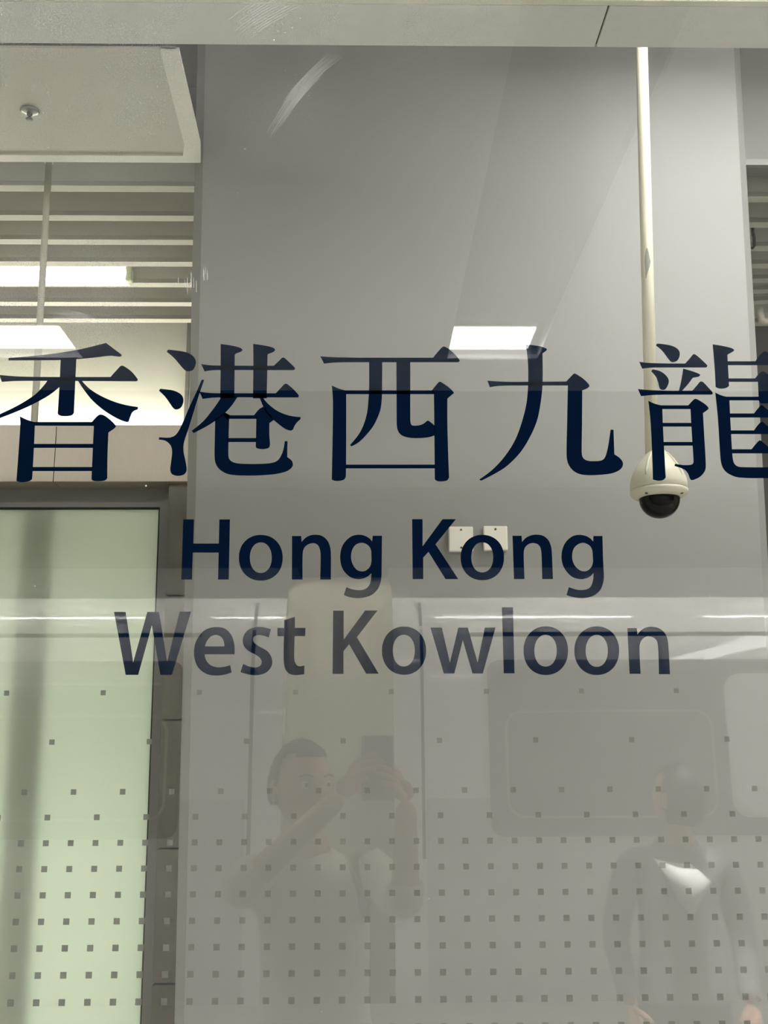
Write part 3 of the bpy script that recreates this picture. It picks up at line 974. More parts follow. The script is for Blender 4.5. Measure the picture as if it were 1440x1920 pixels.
glyph('letter', 'navy letter K of Kong', (760, 960), s7, [(C((87, 92), (222, 92), (222, 440), (478, 92), (650, 92), (388, 415), (680, 862), (517, 862), (298, 512), (230, 585), (230, 862), (94, 862)), [])])
glyph('letter', 'navy letter o of Kong', (760, 960), s7, [(ell(990, 585, 279, 292), [ell(989, 583, 141, 194)])])
glyph('letter', 'navy letter n of Kong', (950, 960), s7, [([(75, 305, 1), (192, 305, 1), (198, 386, 1), (250, 330), (320, 298), (390, 291), (470, 306), (535, 360), (570, 440), (582, 540), (595, 862, 1), (458, 862, 1), (448, 540), (435, 460), (400, 415), (335, 398), (275, 418), (232, 465), (219, 540), (230, 862, 1), (94, 862, 1)], [])])
glyph('letter', 'navy letter g of Kong', (950, 960), s7, [([(1115, 308, 1), (1232, 308, 1), (1240, 600), (1250, 830), (1240, 910), (1205, 1000), (1130, 1068), (1040, 1100), (950, 1107), (850, 1093), (770, 1066, 1), (800, 966, 1), (870, 990), (940, 1003), (1020, 996), (1075, 965), (1108, 890), (1118, 785, 1), (1070, 830), (1010, 856), (945, 863), (850, 837), (775, 770), (725, 685), (705, 580), (720, 470), (765, 380), (840, 315), (925, 293), (1010, 305), (1070, 335), (1112, 378, 1)],
    [[(975, 396), (1030, 408), (1075, 440), (1100, 490), (1108, 570), (1110, 640), (1090, 705), (1045, 750), (985, 763), (920, 735), (865, 670), (842, 580), (858, 480), (910, 420)]])])
s53 = 1440 / 270.0
glyph('letter', 'navy letter W of West', (205, 1130), s53, [(C((47, 92), (163, 92), (238, 598), (380, 92), (495, 92), (578, 592), (703, 90), (817, 88), (625, 722), (510, 722), (425, 225), (288, 722), (163, 722)), [])])
glyph('letter', 'navy letter e of West', (205, 1130), s53, [([(1252, 516, 1), (952, 516, 1), (965, 570), (1005, 620), (1070, 645), (1140, 643), (1208, 625, 1), (1222, 697, 1), (1150, 720), (1060, 729), (970, 712), (890, 650), (852, 560), (848, 470), (870, 380), (930, 295), (1000, 255), (1080, 244), (1160, 262), (1220, 325), (1248, 410)],
    [[(955, 437, 1), (1152, 437, 1), (1140, 375), (1110, 337), (1065, 322), (1015, 337), (975, 383)]])])
glyph('letter', 'navy letter s of West', (440, 1130), s53, [([(362, 266, 1), (340, 348, 1), (290, 330), (240, 324), (200, 335), (183, 368), (200, 405), (250, 440), (320, 480), (360, 530), (376, 590), (360, 650), (310, 700), (230, 724), (140, 719), (58, 695, 1), (85, 612, 1), (150, 640), (215, 648), (255, 630), (270, 595), (255, 555), (210, 520), (150, 490), (100, 445), (80, 385), (95, 320), (140, 270), (210, 245), (290, 247)], [])])
glyph('letter', 'navy letter t of West', (440, 1130), s53, [([(495, 175, 1), (602, 142, 1), (602, 252, 1), (708, 252, 1), (705, 334, 1), (600, 334, 1), (595, 550), (607, 605), (640, 635), (697, 628, 1), (695, 715, 1), (610, 724), (545, 710), (505, 660), (490, 570), (492, 334, 1), (428, 334, 1), (428, 252, 1), (495, 252, 1)], [])])
glyph('letter', 'navy letter K of Kowloon', (440, 1130), s53, [(C((985, 80), (1090, 80), (1090, 370), (1305, 78), (1428, 78), (1222, 345), (1440, 710), (1315, 710), (1145, 415), (1088, 485), (1088, 712), (978, 712)), [])])
glyph('letter', 'navy first letter o of Kowloon', (700, 1130), s53, [(ell(307, 480, 221, 241), [ell(305, 479, 110, 159)])])
glyph('letter', 'navy letter w of Kowloon', (700, 1130), s53, [(C((572, 250), (685, 250), (766, 600), (850, 250), (945, 250), (1043, 600), (1115, 250), (1222, 248), (1095, 708), (992, 708), (895, 375), (810, 708), (705, 708)), [])])
s43 = 1440 / 330.0
glyph('letter', 'navy letter l of Kowloon', (940, 1130), s43, [(C((5, 38), (95, 38), (108, 578), (20, 578)), [])])
glyph('letter', 'navy second letter o of Kowloon', (940, 1130), s43, [(ell(364, 393, 182, 199), [ell(362, 393, 92, 130)])])
glyph('letter', 'navy third letter o of Kowloon', (940, 1130), s43, [(ell(781, 393, 183, 199), [ell(781, 394, 91, 131)])])
glyph('letter', 'navy letter n of Kowloon', (940, 1130), s43, [([(1032, 208, 1), (1108, 208, 1), (1114, 262, 1), (1145, 225), (1190, 202), (1240, 198), (1300, 215), (1345, 260), (1364, 330), (1380, 585, 1), (1290, 585, 1), (1283, 360), (1265, 300), (1205, 275), (1155, 298), (1131, 355), (1140, 582, 1), (1050, 582, 1)], [])])

# --- graded dot pattern: a regular grid on the glass
UNIT = 0.0221197 * GY
X0, R0 = 7.93203, 2.16653
kg = YL / GY
dots = []
for r in range(0, 22):
    if r in (1, 3):
        continue
    for c in range(-40, 54):
        if (r == 0 and c % 4 != 1) or (r == 2 and c % 4 != 3) or (r == 4 and c % 2) or (r == 5 and not c % 2):
            continue
        x = (c - X0) * UNIT * kg
        z = CAM_Z + (R0 - r) * UNIT * kg
        sz = UNIT * (0.208 + 0.0036 * r) * kg
        dots.append((r, c, x, z, sz))


def dot_bm(bm, x, z, s):
    add_box(bm, (x - s / 2, YL + 0.0001, z - s / 2), (x + s / 2, YL + 0.0005, z + s / 2))


inview = [d for d in dots if -0.5 < d[2] < 0.5 and d[0] <= 12]
inview.sort(key=lambda d: (-d[0], abs(d[2])))
big = set((d[0], d[1]) for d in inview[:100])
rest = bmesh.new()
proto = None
for r, c, x, z, s in dots:
    if (r, c) in big:
        bm = bmesh.new()
        dot_bm(bm, x, z, s)
        keep(link('dot', bm, M['dot']), scr)
    else:
        dot_bm(rest, x, z, s)
tag(keep(link('dot_pattern', rest, M['dot']), scr), 'grey square dots thinning out upwards', kind='stuff')


# --- scratches on the front of the glass
def scratch(paths, wid, name='scratch'):
    bm = bmesh.new()
    for pts in paths:
        pl = [at(x, y, GY) for x, y in pts]
        n = len(pl)
        L, R = [], []
        for i, p in enumerate(pl):
            d = (pl[min(i + 1, n - 1)] - pl[max(i - 1, 0)])
            d.y = 0
            d.normalize()
            nn = Vector((-d.z, 0, d.x))
            ww = wid * (0.15 + math.sin(PI * (i + 0.3) / n)) * random.uniform(0.6, 1.2)
            L.append(bm.verts.new(Vector((p.x, GY - 0.00015, p.z)) + nn * ww))
            R.append(bm.verts.new(Vector((p.x, GY - 0.00015, p.z)) - nn * ww))
        for i in range(n - 1):
            bm.faces.new((L[i], L[i + 1], R[i + 1], R[i]))
    ext = bmesh.ops.extrude_face_region(bm, geom=bm.faces[:])
    bmesh.ops.translate(bm, vec=(0, 0.0001, 0), verts=[v for v in ext['geom'] if isinstance(v, bmesh.types.BMVert)])
    return keep(link(name, bm, M['scratch']), scr)


def arcs(p0, p1, p2, n, spread, jit, seg=14):
    out = []
    for k in range(n):
        o = (k / max(1, n - 1) - 0.5) * spread
        a = random.uniform(0, 0.35)
        b = random.uniform(0.65, 1.0)
        pts = []
        for i in range(seg + 1):
            u = a + (b - a) * i / seg
            x = (1 - u) ** 2 * p0[0] + 2 * u * (1 - u) * p1[0] + u * u * p2[0]
            y = (1 - u) ** 2 * p0[1] + 2 * u * (1 - u) * p1[1] + u * u * p2[1]
            pts.append((x + o * 0.8 + random.uniform(-jit, jit), y + o * 0.8 * (1 if p2[0] < p0[0] else -1) + random.uniform(-jit, jit)))
        out.append(pts)
    return out


scratch(arcs((645, 96), (560, 150), (500, 262), 14, 20, 0.3), 0.00024)
scratch(arcs((560, -10), (480, 25), (440, 62), 12, 46, 0.4, 8), 0.00026)
scratch(arcs((88, 590), (140, 590), (196, 612), 13, 22, 0.3, 10), 0.00024)
scratch([[(x, y), (x + random.uniform(-1, 1), y + 8), (x + random.uniform(-1, 1), y + random.uniform(14, 26))] for x, y in [(334, 517), (346, 524), (351, 528), (358, 508), (357, 522), (363, 520), (381, 502), (383, 506), (386, 499), (389, 504), (351, 518), (368, 526)]], 0.00040)
bm = bmesh.new()
for x, y, s in [(514, 75, 2.2), (548, 52, 1.8), (535, 61, 1.5), (563, 34, 1.6), (521, 58, 2), (459, 279, 2.6), (446, 362, 2.4), (555, 140, 1.8), (535, 132, 1.6), (540, 110, 1.3), (579, 179, 1.6), (637, 229, 1.3), (1320, 40, 1.2), (1274, 24, 1.5),
                (91, 277, 1.8), (213, 589, 1.4), (294, 135, 1.2), (295, 162, 1.2), (407, 405, 1.2), (1298, 1145, 1.2), (603, 1897, 1.6), (66, 1099, 2.6), (274, 911, 3.0), (804, 1685, 2.0), (1331, 1117, 1.2), (748, 53, 1.4), (808, 57, 1.4), (197, 48, 1.3)]:
    p = at(x, y, GY)
    d = s * 0.00036
    add_box(bm, (p.x - d, GY - 0.0002, p.z - d * random.uniform(0.7, 1.5)), (p.x + d * random.uniform(0.6, 1.4), GY - 0.0001, p.z + d))
tag(keep(link('specks', bm, M['scratch']), scr), 'small white specks on the glass', kind='stuff')

# ================================================================== PLATFORM SIDE (seen as reflections)
tag(box('track_bed', (-12, -14, -1.5), (12, -4.75, -1.2), M['track']), 'dark track bed below the platform', 'track', kind='structure')
tag(box('wall_track', (-12, -14.2, -1.5), (12, -14, 6), M['dark']), 'dark tunnel wall beyond the train', 'wall', kind='structure')
tag(box('ceiling_track', (-12, -14, 5.6), (12, -4.9, 5.75), M['dark']), 'dark ceiling over the track', 'ceiling', kind='structure')

# platform ceiling: boards between recessed light troughs that run towards the track
q0 = matz(850, 617, PCEIL)
q1 = matz(1032, 617, PCEIL)
q2 = matz(112, 612, PCEIL)
qe = matz(920, 672, PCEIL)
ye = matz(900, 730, PCEIL).y
tw = q1.x - q0.x
per = q0.x - (q2.x - tw)
tx = [(q0.x + per * k, q1.x + per * k) for k in (-2, -1, 0, 1, 2)]
pc = tag(empty('ceiling_platform', (0, -1.8, PCEIL)), 'pale panelled platform ceiling with light troughs', 'ceiling', kind='structure')
xs = [-7.5] + [v for ab in tx for v in ab] + [7.5]
for i in range(0, len(xs), 2):
    box('ceiling_board', (xs[i], qe.y, PCEIL), (xs[i + 1], 1.24, PCEIL + 0.03), M['pceil'], pc)
box('ceiling_board', (-7.5, ye, PCEIL), (7.5, qe.y, PCEIL + 0.03), M['pceil'], pc)
box('fascia', (-7.5, ye - 0.03, PCEIL - 0.0), (7.5, ye, PCEIL + 0.35), M['pceil'], pc)
ZP = PCEIL + 0.07
n = 0
for a_, b_ in tx:
    bm = bmesh.new()
    add_box(bm, (a_, qe.y, PCEIL + 0.10), (b_, 1.24, PCEIL + 0.12))
    add_box(bm, (a_ - 0.02, qe.y, PCEIL + 0.03), (a_, 1.24, PCEIL + 0.12))
    add_box(bm, (b_, qe.y, PCEIL + 0.03), (b_ + 0.02, 1.24, PCEIL + 0.12))
    add_box(bm, (a_, qe.y - 0.02, PCEIL + 0.03), (b_, qe.y, PCEIL + 0.12))
    keep(link('light_trough', bm, M['trough']), pc)
LAB = ['added long fill strip in the ceiling trough furthest left', 'square ceiling light reflected at the left edge beside the conduit', 'square ceiling light reflected in the glass above the fourth character',
       'added long fill strip in the trough to the right of the reflected lamp', 'added long fill strip in the ceiling trough furthest right']
for i, (a_, b_) in enumerate(tx):
    ya, yb = matz(920, 615, ZP).y, matz(920, 670, ZP).y
    t = tag(empty('ceiling_light', ((a_ + b_) / 2, (ya + yb) / 2, ZP)), LAB[i], 'ceiling light', 'lights in the platform ceiling troughs')
    xa, xb = a_ + 0.012, a_ + tw * 0.90
    if i == 1:
        xa, xb = b_ - 1.1 + 0.4, b_ - 0.012
    if i in (0, 3, 4):          # full-length strips added in the outer troughs as unseen fill light
        ya, xa, xb = 1.0, a_ + 0.04, b_ - 0.04
    box('diffuser', (xa, ya, ZP), (xb, yb, ZP + 0.01), M['strip' if i in (0, 3, 4) else 'plight'], t)
    box('frame', (xa - 0.008, yb - 0.012, ZP + 0.01), (xb + 0.008, ya + 0.012, ZP + 0.03), M['batten'], t)

# unseen fill row added next to the glass, and tubes hung behind the ceiling edge over the track
for i in range(3):
    xc = -3.0 + 3.0 * i
    t = tag(empty('platform_light', (xc, -0.5, PCEIL)), ('added long fill light over the platform at the left', 'added long fill light over the platform in the middle', 'added long fill light over the platform at the right')[i], 'ceiling light', 'added fill lights next to the glass screen')
    box('diffuser', (xc - 0.7, -0.62, PCEIL - 0.03), (xc + 0.7, -0.38, PCEIL - 0.015), M['near'], t)
    box('frame', (xc - 0.72, -0.64, PCEIL - 0.015), (xc + 0.72, -0.36, PCEIL), M['batten'], t)
ELAB = ['edge tube light furthest left over the train', 'edge tube light over the left carriage', 'edge tube light left of the gangway', 'edge tube light over the right carriage', 'edge tube light furthest right over the train']
for i, (xa, xb) in enumerate(((-5.4, -4.0), (-3.4, -1.95), (-1.35, -0.05), (0.62, 2.35), (3.0, 4.6))):
    t = tag(empty('edge_light', (xa, ye - 0.09, PCEIL)), ELAB[i], 'tube light', 'tube lights over the platform edge')
    box('diffuser', (xa, ye - 0.28, PCEIL + 0.12), (xb, ye - 0.20, PCEIL + 0.135), M['edgetube'], t)
    box('batten', (xa - 0.01, ye - 0.30, PCEIL + 0.135), (xb + 0.01, ye - 0.005, PCEIL + 0.20), M['batten'], t)

# spots added in the ceiling to brighten the two reflected people
for xc, yc, lab, pw, cone, aim in ((1.18, -0.56, 'small added spot to the right of the photographer', 2600, 9, (1.14, -1.17, 1.12)), (-0.12, -0.55, 'small added spot above the photographer', 1200, 24, (-0.14, -0.30, 1.2))):
    t = tag(empty('fill_spot', (xc, yc, PCEIL)), lab, 'fill_spot', 'added fill spots near the glass')
    lathe('rim', [(0.045, 0.0), (0.060, 0.0), (0.062, -0.006), (0.045, -0.008), (0.045, 0.0)], (xc, yc, PCEIL), M['chrome'], t, 32)
    lathe('lens', [(0.0, -0.003), (0.044, -0.003), (0.044, -0.006), (0.0, -0.006)], (xc, yc, PCEIL), M['plight'], t, 32)
    ld = bpy.data.lights.new('fill_spot_lamp', 'SPOT')
    ld.energy = pw
    ld.spot_size = math.radians(cone)
    ld.spot_blend = 0.6
    ld.shadow_soft_size = 0.04
    ld.color = (1, 0.985, 0.96)
    lo = bpy.data.objects.new('fill_spot_lamp', ld)
    COL.objects.link(lo)
    lo.location = (xc, yc, PCEIL - 0.02)
    lo.rotation_euler = (Vector(aim) - lo.location).to_track_quat('-Z', 'Y').to_euler()
    keep(lo, t)

# ------------------------------------------------------------------ train
YT = 2 * GY - TV
PROF = [(0.02, -1.0), (0.0, -0.3), (-0.02, 0.6), (0.0, 1.5), (0.01, 2.0), (0.03, 2.22), (0.065, 2.34), (0.10, 2.415), (0.20, 2.535), (0.33, 2.66), (0.55, 2.80), (0.90, 2.95), (1.4, 3.06)]


def zrow(py):
    return mat_(900, py, TV).z


def yat(z):
    for (a, za), (b, zb) in zip(PROF, PROF[1:]):
        if za <= z <= zb:
            return YT - (a + (b - a) * (z - za) / (zb - za))
    return YT


def shell(x0, x1):
    pr = []
    for i in range(len(PROF) - 1):
        (a, za), (b, zb) = PROF[i], PROF[i + 1]
        pr.append((a, za))
    pr.append(PROF[-1])
    def loft(prof):
        bm = bmesh.new()
        A = [bm.verts.new((x0, y, z)) for y, z in prof]
        B = [bm.verts.new((x1, y, z)) for y, z in prof]
        n = len(prof)
        for i in range(n):
            if i == n // 2 - 1 or i == n - 1:      # flat top and flat bottom keep their own vertices
                j = (i + 1) % n
                bm.faces.new([bm.verts.new(v.co) for v in (A[i], A[j], B[j], B[i])])
                continue
            bm.faces.new((A[i], A[i + 1], B[i + 1], B[i]))
        bm.faces.new([bm.verts.new(v.co) for v in A])
        bm.faces.new([bm.verts.new(v.co) for v in B[::-1]])
        return bm
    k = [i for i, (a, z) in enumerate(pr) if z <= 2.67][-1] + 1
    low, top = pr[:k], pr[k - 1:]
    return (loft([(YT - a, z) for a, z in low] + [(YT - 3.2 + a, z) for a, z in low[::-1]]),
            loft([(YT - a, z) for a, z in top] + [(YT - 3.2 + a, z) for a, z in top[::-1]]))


def rrect(x0, x1, z0, z1, r, n=8):
    o = []
    for cx, cz, a0 in ((x1 - r, z1 - r, 0), (x0 + r, z1 - r, PI / 2), (x0 + r, z0 + r, PI), (x1 - r, z0 + r, 1.5 * PI)):
        for k in range(n + 1):
            a = a0 + k * PI / 2 / n
            o.append((cx + r * math.cos(a), cz + r * math.sin(a)))
    return o


def skin_plate(name, outline, mat, parent, off, thick=0.012, hole=None):
    """plate that lies on the train side, following its slight curve"""
    bm = bmesh.new()
    loops = [outline] + ([hole] if hole else [])
    flat = [p for lp in loops for p in lp]
    tris = geometry.tessellate_polygon([[Vector((x, z, 0)) for x, z in lp] for lp in loops])
    fr = [bm.verts.new((x, yat(z) + off, z)) for x, z in flat]
    bk = [bm.verts.new((x, yat(z) + off - thick, z)) for x, z in flat]
    for t3 in tris:
        bm.faces.new([fr[i] for i in t3])
        bm.faces.new([bk[i] for i in t3[::-1]])
    o = 0
    for lp in loops:
        n = len(lp)
        for i in range(n):
            j = (i + 1) % n
            bm.faces.new((fr[o + i], fr[o + j], bk[o + j], bk[o + i]))
        o += n
    ob = link(name, bm, mat)
    keep(ob, parent)
    return ob


X = lambda px, py=1300: mat_(px, py, TV).x
zb_, zw1, zw0, zlow, zg = zrow(1237), zrow(1332), zrow(1535), zrow(1497), zrow(1188)


def train_car(side, label):
    sg = 1 if side == 'right' else -1
    x_end = X(738) if sg > 0 else X(530)
    far = 9.5 * sg
    t = tag(empty('train_car', (x_end, YT, 0)), label, 'train')
    lo_bm, hi_bm = shell(min(x_end, far), max(x_end, far))
    keep(link('body_shell', lo_bm, M['tbody'], smooth=True), t)
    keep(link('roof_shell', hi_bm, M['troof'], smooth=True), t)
    # lower grey stripe, starting after the car end
    xs_ = X(797) if sg > 0 else X(464)
    bm = bmesh.new()
    rows = [-0.9 + (zlow + 0.9) * i / 16 for i in range(17)]
    vv = [(bm.verts.new((xs_, yat(z) + 0.010, z)), bm.verts.new((far, yat(z) + 0.010, z))) for z in rows]
    for (a, b), (c, d) in zip(vv, vv[1:]):
        bm.faces.new((a, b, d, c))
    ext = bmesh.ops.extrude_face_region(bm, geom=bm.faces[:])
    bmesh.ops.translate(bm, vec=(0, -0.008, 0), verts=[v for v in ext['geom'] if isinstance(v, bmesh.types.BMVert)])
    keep(link('lower_stripe', bm, M['tgrey']), t)
    # dark window band
    xb0 = X(915) if sg > 0 else X(342)
    skin_plate('window_band', rrect(min(xb0, far), max(xb0, far), zlow - 0.25, zb_, 0.085), M['tband'], t, 0.018)
    # windows: frame, glass
    if sg > 0:
        spans = [(X(945), X(1332), M['twin']), (X(1358), X(1358) + 1.45, M['twinl'])]
        z1s = [zw1, zrow(1264)]
        for k in range(1, 4):
            spans.append((X(1358) + 1.65 * k, X(1358) + 1.65 * k + 1.45, M['twin']))
            z1s.append(zw1)
    else:
        spans, z1s = [], []
        xa = X(318)
        for k in range(5):
            spans.append((xa - 1.45 - 1.65 * k, xa - 1.65 * k, M['twin']))
            z1s.append(zrow(1338))
    for (a, b, mt), z1 in zip(spans, z1s):
        if abs(b) > 9.3 or abs(a) > 9.3:
            continue
        fr = skin_plate('window', rrect(a, b, zw0, z1, 0.12), M['tframe'] if mt is not M['twinl'] else mt, t, 0.024)
        g_ = skin_plate('pane', rrect(a + 0.018, b - 0.018, zw0 + 0.018, z1 - 0.018, 0.105), mt, t, 0.028)
        g_.parent = fr
        g_.matrix_parent_inverse = Matrix.Identity(4)
    # rain gutter and the long mouldings
    x0 = X(885) if sg > 0 else X(372)
    bm = bmesh.new()
    add_box(bm, (min(x0, far), yat(zg) - 0.03, zg - 0.018), (max(x0, far), yat(zg) + 0.006, zg + 0.018), 0.004)
    keep(link('gutter', bm, M['tseam']), t)
    if sg < 0:
        zz = zrow(1281)
        bm = bmesh.new()
        add_box(bm, (far, YT, zz - 0.012), (X(300), yat(zz) + 0.036, zz + 0.012), 0.006)
        keep(link('moulding', bm, M['tframe']), t)
    # vertical seam near the end of the car
    for px_, w_ in (((792, 0.022),) if sg > 0 else ((472, 0.026),)):
        bm = bmesh.new()
        zs = [0.85 + i * (2.62 - 0.85) / 30 for i in range(31)]
        xc = X(px_)
        rows = [(Vector((xc - w_ / 2, yat(z) + 0.003, z)), Vector((xc + w_ / 2, yat(z) + 0.003, z))) for z in zs]
        vv = [(bm.verts.new(a), bm.verts.new(b)) for a, b in rows]
        for (a, b), (c, d) in zip(vv, vv[1:]):
            bm.faces.new((a, b, d, c))
        ext = bmesh.ops.extrude_face_region(bm, geom=bm.faces[:])
        bmesh.ops.translate(bm, vec=(0, -0.004, 0), verts=[v for v in ext['geom'] if isinstance(v, bmesh.types.BMVert)])
        keep(link('end_seam', bm, M['tseam']), t)
    return t


train_car('left', 'white train carriage reflected at the left of the glass')
train_car('right', 'white train carriage with dark window band reflected at the right')
# bellows between the carriages
bm = bmesh.new()
xa, xb = X(530), X(738)
nf = 4
prev = None
prof = []
for i in range(nf * 4 + 1):
    u = i / (nf * 4)
    x = xa + (xb - xa) * u
    y = YT - 0.12 + 0.022 * math.cos(u * nf * 2 * PI) - 0.02 * abs(u - 0.5)
    prof.append((x, y))
A = [bm.verts.new((x, y, -0.6)) for x, y in prof]
B = [bm.verts.new((x, y - 0.25, 2.72)) for x, y in prof]
Cc = [bm.verts.new((x, y - 1.4, 3.0)) for x, y in prof]
D = [bm.verts.new((x, y - 2.6, -0.6)) for x, y in prof]
for i in range(len(prof) - 1):
    bm.faces.new((A[i], A[i + 1], B[i + 1], B[i]))
    bm.faces.new((B[i], B[i + 1], Cc[i + 1], Cc[i]))
    bm.faces.new((Cc[i], Cc[i + 1], D[i + 1], D[i]))
    bm.faces.new((D[i], D[i + 1], A[i + 1], A[i]))
bm.faces.new((A[0], B[0], Cc[0], D[0]))
bm.faces.new((A[-1], B[-1], Cc[-1], D[-1]))
tag(link('gangway_bellows', bm, M['bellow'], smooth=True), 'beige folded gangway between the two reflected carriages', 'gangway')


# ================================================================== PEOPLE (seen as faint reflections)
def skin_mesh(verts, edges, radii, sub=2, root=0):
    me = bpy.data.meshes.new('sk')
    me.from_pydata([Vector(v) for v in verts], edges, [])
    o = bpy.data.objects.new('sk', me)
    COL.objects.link(o)
    o.modifiers.new('s', 'SKIN').use_smooth_shade = True
    for i, r in enumerate(radii):
        sv = me.skin_vertices[0].data[i]
        sv.radius = (r, r) if isinstance(r, (int, float)) else r
        sv.use_root = (i == root)
    sb = o.modifiers.new('u', 'SUBSURF')
    sb.levels = sub
    sb.render_levels = sub
    dg = bpy.context.evaluated_depsgraph_get()
    dg.update()
    ev = o.evaluated_get(dg)
    m2 = bpy.data.meshes.new_from_object(ev)
    bpy.data.objects.remove(o)
    bpy.data.meshes.remove(me)
    bm = bmesh.new()
    bm.from_mesh(m2)
    bpy.data.meshes.remove(m2)
    return bm


def chain(bm, pts, radii, sub=2):
    t = skin_mesh(pts, [(i, i + 1) for i in range(len(pts) - 1)], radii, sub)
    merge(bm, t)


def hand(bm, wrist, fwd, side, curl, size=1.0, thumb=1):
    """palm and five bent fingers; fwd: wrist to knuckles, side: towards the thumb, curl: way the fingers bend"""
    f, s, c = Vector(fwd).normalized(), Vector(side).normalized(), Vector(curl).normalized()
    wr = Vector(wrist)
    k = 0.0105 * size
    for j, (off, ln) in enumerate(((0.030, 0.070), (0.010, 0.078), (-0.010, 0.072), (-0.029, 0.058))):
        b = wr + f * 0.085 * size + s * off * size
        p1 = b + (f * 0.8 + c * 0.35).normalized() * ln * 0.45 * size
        p2 = p1 + (f * 0.35 + c * 0.9).normalized() * ln * 0.32 * size
        p3 = p2 + (f * -0.1 + c * 1.0).normalized() * ln * 0.26 * size
        chain(bm, [wr + f * 0.03 * size + s * off * 0.6 * size, b, p1, p2, p3], [k * 1.3, k, k * 0.9, k * 0.82, k * 0.7], 2)
    b = wr + f * 0.025 * size + s * 0.025 * size
    chain(bm, [wr + f * 0.012 * size, b, b + (f * 0.5 + s * 0.8).normalized() * 0.035 * size, b + (f * 0.75 + s * 0.75 + c * 0.4).normalized() * 0.062 * size], [k * 1.4, k * 1.3, k, k * 0.8], 2)
    t = skin_mesh([wr, wr + f * 0.04 * size, wr + f * 0.088 * size], [(0, 1), (1, 2)], [(0.026 * size, 0.018 * size), (0.036 * size, 0.014 * size), (0.038 * size, 0.011 * size)], 2)
    merge(bm, t)


def head_bm(c, yaw, pitch):
    """head centred on c, face towards +Y before turning"""
    t = bmesh.new()
    bmesh.ops.create_uvsphere(t, u_segments=40, v_segments=28, radius=1)
    for v in t.verts:
        x, y, z = v.co
        X_, Y_, Z_ = x * 0.074, y * 0.092, z * 0.112
        if z < -0.1:
            k_ = (-0.1 - z) / 0.9
            X_ *= 1 - 0.34 * k_
            Y_ = Y_ * (1 - 0.22 * k_) + 0.016 * k_
        if y > 0.75 and abs(x) < 0.25 and -0.35 < z < 0.25:      # nose
            Y_ += 0.022 * (1 - abs(x) / 0.25) * (1 - abs(z + 0.18) / 0.43 if z > -0.2 else 1 - (-0.2 - z) / 0.15)
        for ex in (-0.42, 0.42):                                  # eye sockets
            d_ = math.hypot(x - ex, (z - 0.05) * 1.6)
            if y > 0.4 and d_ < 0.3:
                Y_ -= 0.011 * (1 - d_ / 0.3)
        v.co = (X_, Y_, Z_)
    for sx in (-1, 1):                                            # ears
        e = bmesh.new()
        bmesh.ops.create_uvsphere(e, u_segments=12, v_segments=10, radius=1)
        bmesh.ops.scale(e, vec=(0.010, 0.018, 0.032), verts=e.verts)
        bmesh.ops.translate(e, vec=(sx * 0.076, -0.004, -0.004), verts=e.verts)
        merge(t, e)
    mt = Matrix.Translation(Vector(c)) @ Matrix.Rotation(yaw, 4, 'Z') @ Matrix.Rotation(pitch, 4, 'X')
    bmesh.ops.transform(t, matrix=mt, verts=t.verts)
    return t, mt


def face_parts(root, mt, hair_label, long_hair=False):
    hb = bmesh.new()
    bmesh.ops.create_uvsphere(hb, u_segments=40, v_segments=28, radius=1)
    dead = []
    for v in hb.verts:
        x, y, z = v.co
        if z < (-0.75 if long_hair and y < 0.1 else -0.35) or (y > 0.25 and z < 0.55 + 0.12 * abs(x)):
            dead.append(v)
        w_ = 1 + 0.025 * math.sin(x * 23 + y * 17) * math.cos(z * 19)
        v.co = (x * 0.083 * w_, y * 0.101 * w_ - 0.004, z * 0.122 * w_ + 0.002)
    bmesh.ops.delete(hb, geom=dead, context='VERTS')
    bmesh.ops.solidify(hb, geom=hb.faces[:], thickness=0.006)
    bmesh.ops.transform(hb, matrix=mt, verts=hb.verts)
    keep(link('hair', hb, M['hair'], smooth=True), root)
    for sx in (-1, 1):
        e = bmesh.new()
        bmesh.ops.create_uvsphere(e, u_segments=16, v_segments=12, radius=0.0115)
        bmesh.ops.translate(e, vec=(sx * 0.031, 0.071, 0.006), verts=e.verts)
        bmesh.ops.transform(e, matrix=mt, verts=e.verts)
        eo = keep(link('eye', e, M['eye'], smooth=True), root)
        i_ = bmesh.new()
        bmesh.ops.create_uvsphere(i_, u_segments=12, v_segments=8, radius=0.0056)
        bmesh.ops.scale(i_, vec=(1, 0.4, 1), verts=i_.verts)
        bmesh.ops.translate(i_, vec=(sx * 0.031, 0.0822, 0.006), verts=i_.verts)
        bmesh.ops.transform(i_, matrix=mt, verts=i_.verts)
        io = link('iris', i_, M['iris'], smooth=True)
        io.parent = eo
        io.matrix_parent_inverse = Matrix.Identity(4)
        b_ = bmesh.new()
        add_tube(b_, [(sx * 0.016, 0.089, 0.026), (sx * 0.032, 0.085, 0.031), (sx * 0.048, 0.074, 0.027)], 0.0028, 8)
        bmesh.ops.transform(b_, matrix=mt, verts=b_.verts)
        keep(link('eyebrow', b_, M['hair'], smooth=True), root)
    l_ = bmesh.new()
    add_tube(l_, [(-0.024, 0.073, -0.060), (-0.010, 0.084, -0.057), (0, 0.085, -0.0585), (0.010, 0.084, -0.057), (0.024, 0.073, -0.060)], [0.0015, 0.0045, 0.0042, 0.0045, 0.0015], 8)
    add_tube(l_, [(-0.020, 0.073, -0.064), (0, 0.083, -0.067), (0.020, 0.073, -0.064)], [0.0015, 0.0055, 0.0015], 8)
    bmesh.ops.transform(l_, matrix=mt, verts=l_.verts)
    keep(link('mouth', l_, M['lip_skin'], smooth=True), root)


